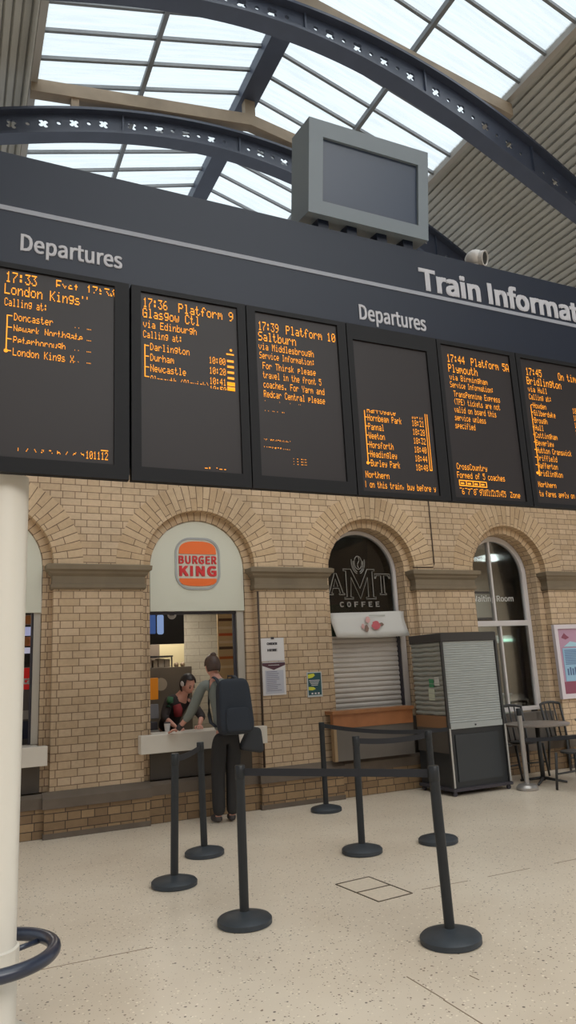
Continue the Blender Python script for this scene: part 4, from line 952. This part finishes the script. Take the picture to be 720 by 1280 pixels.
# ------------------------------------------------------------------ people
def skin(verts, edges, rad, root=0, sub=2):
    me = bpy.data.meshes.new('sk'); me.from_pydata([tuple(v) for v in verts], edges, []); o = bpy.data.objects.new('sk', me); COL.objects.link(o)
    sk = o.modifiers.new('skin', 'SKIN'); sk.use_smooth_shade = True; sk.branch_smoothing = .4
    if not me.skin_vertices: me.skin_vertices.new()
    for i, v in enumerate(me.skin_vertices[0].data):
        r = rad[i]; v.radius = (r, r) if not isinstance(r, tuple) else r; v.use_root = (i == root)
    s_ = o.modifiers.new('s', 'SUBSURF'); s_.levels = sub
    dg = bpy.context.evaluated_depsgraph_get(); out = bpy.data.meshes.new_from_object(o.evaluated_get(dg))
    bpy.data.objects.remove(o); return out
def chain(V, E, Rr, pts, rr, start=None):
    prev = start
    for p, r in zip(pts, rr):
        V.append(Vector(p)); Rr.append(r); i = len(V)-1
        if prev is not None: E.append((prev, i))
        prev = i
    return prev
def head_mesh(c, f, up, s_=1.):
    """head with eyes, nose, mouth and ears; c centre, f facing"""
    f = Vector(f).normalized(); up = Vector(up); up = (up-f*up.dot(f)).normalized(); rt = f.cross(up)
    bm = bmesh.new(); bmesh.ops.create_uvsphere(bm, u_segments=28, v_segments=20, radius=1)
    for v in bm.verts:
        x, y, z = v.co   # y = front
        w_ = .076*(1-.20*max(0, -z)**1.3); d_ = .096*(1-.08*max(0, -z)); X = x*w_; Y = y*d_; Z = z*.118
        if z < -.25: Y += .012*(-z-.25); 
        if y < 0 and z < -.2: Y *= 1-.28*min(1, (-z-.2)*1.4)
        if y > .5 and -.12 < z < .18: Y -= .006*math.exp(-((abs(x)-.33)/.16)**2)
        if y > 0:
            Y += .022*math.exp(-(x/.13)**2-((z+.16)/.14)**2)+.010*math.exp(-(x/.09)**2-((z-.02)/.16)**2)
            Y += .006*math.exp(-(x/.28)**2-((z+.48)/.06)**2)+.006*math.exp(-(x/.25)**2-((z+.60)/.05)**2)-.004*math.exp(-(x/.26)**2-((z+.54)/.03)**2)
        v.co = Vector((X, Y, Z))
    for sx in (-1, 1):
        g = bmesh.ops.create_uvsphere(bm, u_segments=10, v_segments=8, radius=1)
        for v in g['verts']: v.co = Vector((v.co.x*.010+sx*.077, v.co.y*.018-.005, v.co.z*.031-.008))
    M = Matrix((rt, f, up)).transposed()
    for v in bm.verts: v.co = Vector(c)+M @ (v.co*s_)
    for q in bm.faces: q.smooth = True
    me = bpy.data.meshes.new('h'); bm.to_mesh(me); bm.free(); return me, M
def hand_mesh(wrist, d, pn, s_=1., curl=.5, thumb=1):
    """palm plus five unequal curled fingers; d = pointing direction, pn = palm normal"""
    d = Vector(d).normalized(); pn = Vector(pn); pn = (pn-d*pn.dot(d)).normalized(); sd = d.cross(pn)*thumb; w_ = Vector(wrist); ms_ = []
    V, E, R_ = [], [], []
    chain(V, E, R_, [w_-d*.01, w_+d*.03*s_, w_+d*.065*s_, w_+d*.088*s_], [(.024, .018), (.034, .016), (.040, .015), (.038, .012)])
    ms_.append(skin(V, E, [(a*s_, b_*s_) for a, b_ in R_], 0, 2))
    for k, (off, L) in enumerate(((.030, .070), (.010, .080), (-.010, .075), (-.029, .058))):
        p = w_+d*.072*s_+sd*off*s_; q = d.copy(); pts = [p]; 
        for j, fr_ in enumerate((.45, .32, .23)):
            q = (q*math.cos(curl*.6)+pn*math.sin(curl*.6)); q.normalize(); p = p+q*L*(1.25 if j == 0 else 1)*fr_*s_; pts.append(p.copy())
            q = q.copy()
            d2 = q
            q = d2
        V, E, R_ = [], [], []; chain(V, E, R_, pts, [.0095*s_, .0088*s_, .0080*s_, .0065*s_]); ms_.append(skin(V, E, R_, 0, 1))
    p0 = w_+d*.025*s_+sd*.022*s_; pts = [p0, p0+(d*.5+sd*.8)*.035*s_, p0+(d*.5+sd*.8)*.035*s_+(d*.85+sd*.3+pn*.35)*.03*s_, p0+(d*.5+sd*.8)*.035*s_+(d*.95+sd*.0+pn*.6)*.052*s_]
    V, E, R_ = [], [], []; chain(V, E, R_, pts, [.013*s_, .012*s_, .010*s_, .008*s_]); ms_.append(skin(V, E, R_, 0, 1))
    return join_meshes(ms_)
def figure(name, label, J, cols, face, headup, gender=1., hands=True, grow=(.012, .012)):
    """J: dict of joints. builds one continuous body, then clothing and hair as children"""
    loc = ((J['footL'][0]+J['footR'][0])/2, (J['footL'][1]+J['footR'][1])/2, J.get('ground', 0))
    t_ = thing(name, label, 'person', loc)
    g = gender; v = lambda k: Vector(J[k])
    def torso(V, E, R_, e=0.):
        i0 = len(V); chain(V, E, R_, [v('pelvis'), v('waist'), v('chest'), v('upper')], [(.150+e, .105+e), (.132+e, .098+e), (.150+e, .108+e), (.125*g+e, .085+e)]); return i0
    V, E, R_ = [], [], []; i0 = torso(V, E, R_, -.035); top = i0+3
    chain(V, E, R_, [v('neck'), v('head')-(v('head')-v('neck'))*.25], [.060, .054], top)
    for s_ in 'LR':
        chain(V, E, R_, [v('sh'+s_), v('el'+s_), v('el'+s_).lerp(v('wr'+s_), .35), v('wr'+s_)], [.040, .032, .034, .024], top)
        ft = v('foot'+s_); fd = v('toe'+s_)-ft
        chain(V, E, R_, [v('hip'+s_), v('hip'+s_).lerp(v('kn'+s_), .5), v('kn'+s_), v('kn'+s_).lerp(ft, .35), ft+Vector((0, 0, .085)), ft+Vector((0, 0, .04))+fd*.35, ft+Vector((0, 0, .03))+fd], [.066, .058, .046, .048, .038, .036, .028], i0)
    parts = [skin(V, E, R_, 0, 2)]
    hm, M = head_mesh(v('head'), face, headup); parts.append(hm)
    if hands:
        for s_, th in (('L', -1), ('R', 1)): parts.append(hand_mesh(v('wr'+s_), J['hd'+s_], J['hn'+s_], 1.0, J.get('curl'+s_, .5), th))
    body = link('body', join_meshes(parts), cols['skin'], t_, smooth=True)
    # eyes, brows, mouth
    H = lambda x, y, z: v('head')+M @ Vector((x, y, z))
    mb = MB()
    for sx in (-1, 1):
        MB().ball(H(sx*.030, .080, .002), .0115, seg=12).build('eye', cols['eye'], t_, smooth=True)
        MB().tube([H(sx*.045, .080, .026), H(sx*.03, .088, .031), H(sx*.015, .090, .026)], .0035, 6).build('eyebrow', cols['hair'], t_, smooth=True)
    MB().tube([H(-.022, .088, -.062), H(0, .096, -.064), H(.022, .088, -.062)], [.002, .0045, .002], 6).build('mouth', cols['lip'], t_, smooth=True)
    # shirt
    V, E, R_ = [], [], []; i0 = torso(V, E, R_, grow[0]); R_[0] = (.162, .118)
    chain(V, E, R_, [v('upper').lerp(v('neck'), .5), v('upper').lerp(v('neck'), .72)], [.082, .066], i0+3)
    for s_ in 'LR':
        a, b_ = v('sh'+s_), v('el'+s_); fr = J.get('sleeve', .6)
        pts = [a, a.lerp(b_, fr*.6), a.lerp(b_, min(1, fr))]; rr = [.066, .060, .056]
        if fr > 1: pts += [b_.lerp(v('wr'+s_), min(.5, (fr-1)*.5)), b_.lerp(v('wr'+s_), fr-1)]; rr += [.050, .042]
        chain(V, E, R_, pts, rr, i0+3)
    link('shirt', skin(V, E, R_, 0, 2), cols['shirt'], t_, smooth=True)
    V, E, R_ = [], [], []
    chain(V, E, R_, [v('pelvis'), v('pelvis').lerp(v('waist'), .3)], [(.170, .125), (.160, .118)])
    for s_ in 'LR':
        ft = v('foot'+s_); chain(V, E, R_, [v('hip'+s_), v('hip'+s_).lerp(v('kn'+s_), .5), v('kn'+s_), v('kn'+s_).lerp(ft, .4), ft+Vector((0, 0, .07))], [.100, .094, .082, .082, .074], 0)
    link('trousers', skin(V, E, R_, 0, 2), cols['trousers'], t_, smooth=True)
    for s_ in 'LR':
        ft = v('foot'+s_); fd = v('toe'+s_)-ft; V, E, R_ = [], [], []
        chain(V, E, R_, [ft-fd*.2+Vector((0, 0, .046)), ft+fd*.3+Vector((0, 0, .050)), ft+fd*.8+Vector((0, 0, .040)), ft+fd*1.1+Vector((0, 0, .034))], [.042, .046, .042, .032])
        me = skin(V, E, R_, 0, 2)
        for q in me.vertices: q.co.z = max(q.co.z, J.get('ground', 0)+.002)
        link('shoe', me, cols['shoe'], t_, smooth=True)
    return t_, M, H
skin_m = mat('skin', C(206, 152, 134), .5, spec=.3); eye_m = mat('eye_dark', C(50, 38, 30), .3); lip_m = mat('lip', C(176, 104, 96), .5)
hair_m = mat('hair_brown', C(70, 50, 40), .55, noise=.2, nscale=40); hair_d = mat('hair_dark', C(36, 28, 26), .5, noise=.2, nscale=40)
shirt_g = mat('shirt_grey', C(120, 124, 118), .8, bump=.2, nscale=60); trou = mat('trousers_black', C(38, 36, 36), .8); shoe_m = mat('shoe_dark', C(66, 60, 58), .6)
J = dict(pelvis=(2.85, 7.98, .95), waist=(2.845, 8.0, 1.12), chest=(2.83, 8.03, 1.34), upper=(2.81, 8.055, 1.475), neck=(2.775, 8.08, 1.575), head=(2.755, 8.12, 1.70),
         shL=(2.62, 8.07, 1.495), shR=(2.995, 8.04, 1.485), elL=(2.50, 8.16, 1.19), wrL=(2.385, 8.29, 1.015), elR=(3.06, 8.16, 1.19), wrR=(2.96, 8.36, 1.03),
         hipL=(2.77, 7.98, .88), knL=(2.765, 8.04, .49), footL=(2.78, 8.08, 0), toeL=(2.76, 8.24, 0), hipR=(2.93, 7.98, .88), knR=(2.935, 8.02, .49), footR=(2.93, 8.06, 0), toeR=(2.95, 8.22, 0),
         hdL=(-.45, .75, -.10), hnL=(.1, .1, -1), hdR=(-.3, .9, -.2), hnR=(0, 0, -1), curlL=.35, curlR=.4, sleeve=1.45)
J['sleeve'] = 1.5
cu, M, H = figure('person', 'customer in grey top and black trousers leaning on the white counter, seen from behind', J, dict(skin=skin_m, eye=eye_m, lip=lip_m, hair=hair_m, shirt=shirt_g, trousers=trou, shoe=shoe_m), (-.12, 1, -.22), (0, .2, 1))
# hair cap, shaved nape and bun
bm = bmesh.new(); bmesh.ops.create_uvsphere(bm, u_segments=28, v_segments=20, radius=1)
bmesh.ops.delete(bm, geom=[v for v in bm.verts if (v.co.y > .35 and v.co.z < .55) or v.co.z < -.62 or (v.co.y > -.05 and v.co.z < -.1)], context='VERTS')
for v in bm.verts: v.co = H(v.co.x*.083, v.co.y*.104-.004, v.co.z*.125+.004)
for f in bm.faces: f.smooth = True
me = bpy.data.meshes.new('hair'); bm.to_mesh(me); bm.free(); hr = link('hair', me, hair_m, cu); sd = hr.modifiers.new('s', 'SOLIDIFY'); sd.thickness = .01; sd.offset = 1
MB().ball(H(0, -.055, .118), .036, (1, 1, .85), 16).build('hair_bun', hair_m, hr, smooth=True)
for s_, c_ in (('L', 0),):
    a, b_ = Vector(J['elL']), Vector(J['wrL'])
    MB().tube([a.lerp(b_, .72), a.lerp(b_, .98)], [.036, .031], 14).build('dark_wrist', mat('wrist_dark', C(60, 54, 56), .8), cu, smooth=True)  # dark tone round the wrist end of the left forearm
# backpack
bpk = thing('backpack', 'dark navy backpack worn on the back of the customer', 'backpack', (2.89, 7.82, 1.0))
nav = mat('backpack_navy', C(40, 46, 56), .75, bump=.15, nscale=30)
def softbox(c, s_, m_, name, par, taper=.85, rot=None):
    bm = bmesh.new(); bmesh.ops.create_cube(bm, size=1); bmesh.ops.subdivide_edges(bm, edges=bm.edges, cuts=2, use_grid_fill=True)
    for v in bm.verts:
        k = 1-(1-taper)*(v.co.z+.5); x, y, z = v.co.x*k, v.co.y*(1-.25*(v.co.z+.5)), v.co.z
        p = Vector((x*s_[0], y*s_[1], z*s_[2]))
        if rot is not None: p = rot @ p
        v.co = p+Vector(c)
    for f in bm.faces: f.smooth = True
    me = bpy.data.meshes.new(name); bm.to_mesh(me); bm.free(); o = link(name, me, m_, par); s2 = o.modifiers.new('s', 'SUBSURF'); s2.levels = 2; s2.render_levels = 2; return o
rt_ = Matrix.Rotation(math.radians(-9), 3, 'X')
mb_ = softbox((2.88, 7.77, 1.25), (.41, .20, .60), nav, 'main_bag', bpk, .88, rt_)
softbox((2.88, 7.655, 1.11), (.30, .08, .26), nav, 'front_pocket', mb_, .9, rt_)
MB().tube([(2.84, 7.86, 1.53), (2.85, 7.86, 1.58), (2.90, 7.86, 1.58), (2.91, 7.86, 1.53)], .010, 8).build('grab_handle', nav, mb_, smooth=True)
for x, sx in ((2.74, -1), (2.985, 1)):
    MB().tube([(x+.01*-sx, 7.86, 1.47), (x, 7.93, 1.55), (x-.0*sx, 8.03, 1.575), (x+.005*sx, 8.13, 1.54), (x+.01*sx, 8.185, 1.42), (x+.01*sx, 8.20, 1.28), (x+.03*sx, 8.13, 1.16), (x+.06*sx, 7.99, 1.08), (x+.04*sx, 7.88, 1.04)], .022, 8, sy=.5).build('shoulder_strap', nav, bpk, smooth=True)
sb = thing('shoulder_bag', 'dark slouchy bag hanging at the right hip of the customer', 'bag', (3.13, 7.92, .75))
softbox((3.15, 7.93, .87), (.30, .15, .27), mat('bag_dark', C(50, 52, 56), .7), 'bag_body', sb, .45, Matrix.Rotation(math.radians(12), 3, 'Y'))
MB().tube([(3.08, 7.93, .97), (3.08, 7.93, 1.10), (3.09, 7.96, 1.32), (3.04, 8.0, 1.535)], .011, 8).build('strap', ink, sb, smooth=True)

# employee behind the counter
J2 = dict(pelvis=(2.52, 9.30, .93), waist=(2.55, 9.24, 1.06), chest=(2.60, 9.17, 1.20), upper=(2.64, 9.12, 1.30), neck=(2.69, 9.06, 1.40), head=(2.725, 8.99, 1.50),
          shL=(2.80, 9.16, 1.29), shR=(2.50, 9.08, 1.32), elL=(2.90, 9.0, 1.10), wrL=(2.82, 8.86, 1.0), elR=(2.42, 9.0, 1.12), wrR=(2.53, 8.86, 1.0),
          hipL=(2.60, 9.32, .86), knL=(2.61, 9.30, .48), footL=(2.62, 9.36, .02), toeL=(2.62, 9.2, .02), hipR=(2.45, 9.44, .86), knR=(2.55, 9.46, .48), footR=(2.56, 9.52, .02), toeR=(2.56, 9.36, .02),
          hdL=(-.2, -.9, -.1), hnL=(0, 0, -1), hdR=(.3, -.9, -.1), hnR=(0, 0, -1), curlL=.5, curlR=.5, sleeve=1.3, ground=.02)
em, M, H = figure('person', 'dark haired server in black, green and red top bending over behind the counter', J2, dict(skin=skin_m, eye=eye_m, lip=lip_m, hair=hair_d, shirt=mat('shirt_server', C(48, 40, 40), .8), trousers=trou, shoe=shoe_m), (.45, -1, -.6), (0, -.5, 1))
bm = bmesh.new(); bmesh.ops.create_uvsphere(bm, u_segments=28, v_segments=20, radius=1)
bmesh.ops.delete(bm, geom=[v for v in bm.verts if (v.co.y > .5 and v.co.z < .6) or v.co.z < -.75 or (v.co.y > .15 and v.co.z < .1)], context='VERTS')
for v in bm.verts: v.co = H(v.co.x*.088, v.co.y*.108-.004, v.co.z*.13+.002)
for f in bm.faces: f.smooth = True
me = bpy.data.meshes.new('hair'); bm.to_mesh(me); bm.free(); hr = link('hair', me, hair_d, em); sd = hr.modifiers.new('s', 'SOLIDIFY'); sd.thickness = .012; sd.offset = 1
V, E, R_ = [], [], []; chain(V, E, R_, [H(-.05, -.07, .02), H(-.075, -.06, -.08), H(-.07, -.04, -.17), H(-.05, -.02, -.22)], [.03, .032, .026, .012]); link('ponytail', skin(V, E, R_), hair_d, em, smooth=True)
MB().tube([Vector((2.50, 9.0, 1.36)), Vector((2.49, 8.995, 1.30)), Vector((2.47, 8.99, 1.24))], [.035, .045, .04], 12).build('green_shoulder', mat('cloth_green', C(54, 96, 66), .8), em, smooth=True)
MB().tube([Vector((2.585, 9.03, 1.26)), Vector((2.60, 9.02, 1.20)), Vector((2.60, 9.03, 1.12))], [.05, .06, .05], 12).build('red_panel', mat('cloth_red', C(130, 40, 44), .8), em, smooth=True)
MB().lathe([(.03, 0), (.034, .004), (.03, .012)], n=18).build('headset', paper, None).parent = None
hs = bpy.data.objects['headset']; hs.data.transform(Matrix.Translation(H(.09, .0, .03)) @ (M @ Vector((1, 0, 0))).to_track_quat('Z', 'Y').to_matrix().to_4x4()); 
hs.data.transform(Matrix.Translation(-em.location)); hs.parent = em

# distant figure seen through the waiting room glass
J3 = {k: (Vector(p)+Vector((7.0, 2.55, .02)) if k not in ('ground', 'sleeve', 'curlL', 'curlR') and not k.startswith('hd') and not k.startswith('hn') else p) for k, p in dict(
    pelvis=(2.85, 7.98, .95), waist=(2.85, 7.98, 1.12), chest=(2.85, 7.98, 1.30), upper=(2.85, 7.98, 1.43), neck=(2.85, 7.98, 1.53), head=(2.85, 7.97, 1.68),
    shL=(2.68, 7.98, 1.43), shR=(3.02, 7.98, 1.43), elL=(2.63, 7.99, 1.15), wrL=(2.63, 7.93, .9), elR=(3.07, 7.99, 1.15), wrR=(3.07, 7.93, .9),
    hipL=(2.77, 7.98, .88), knL=(2.77, 7.98, .49), footL=(2.77, 8.0, 0), toeL=(2.77, 7.85, 0), hipR=(2.93, 7.98, .88), knR=(2.93, 7.98, .49), footR=(2.93, 8.0, 0), toeR=(2.93, 7.85, 0),
    hdL=(0, -.1, -1), hnL=(1, 0, 0), hdR=(0, -.1, -1), hnR=(-1, 0, 0), sleeve=1.6, ground=.02).items()}
p3, M, H = figure('person', 'distant person in a dark red top standing inside the waiting room', J3, dict(skin=skin_m, eye=eye_m, lip=lip_m, hair=hair_d, shirt=mat('shirt_red', C(130, 52, 50), .8), trousers=trou, shoe=shoe_m), (-.3, -1, 0), (0, 0, 1))
bm = bmesh.new(); bmesh.ops.create_uvsphere(bm, u_segments=20, v_segments=14, radius=1)
bmesh.ops.delete(bm, geom=[v for v in bm.verts if (v.co.y > .4 and v.co.z < .55) or v.co.z < -.5], context='VERTS')
for v in bm.verts: v.co = H(v.co.x*.086, v.co.y*.106-.004, v.co.z*.127+.004)
me = bpy.data.meshes.new('hair'); bm.to_mesh(me); bm.free(); hr = link('hair', me, hair_d, p3, smooth=True); sd = hr.modifiers.new('s', 'SOLIDIFY'); sd.thickness = .012; sd.offset = 1
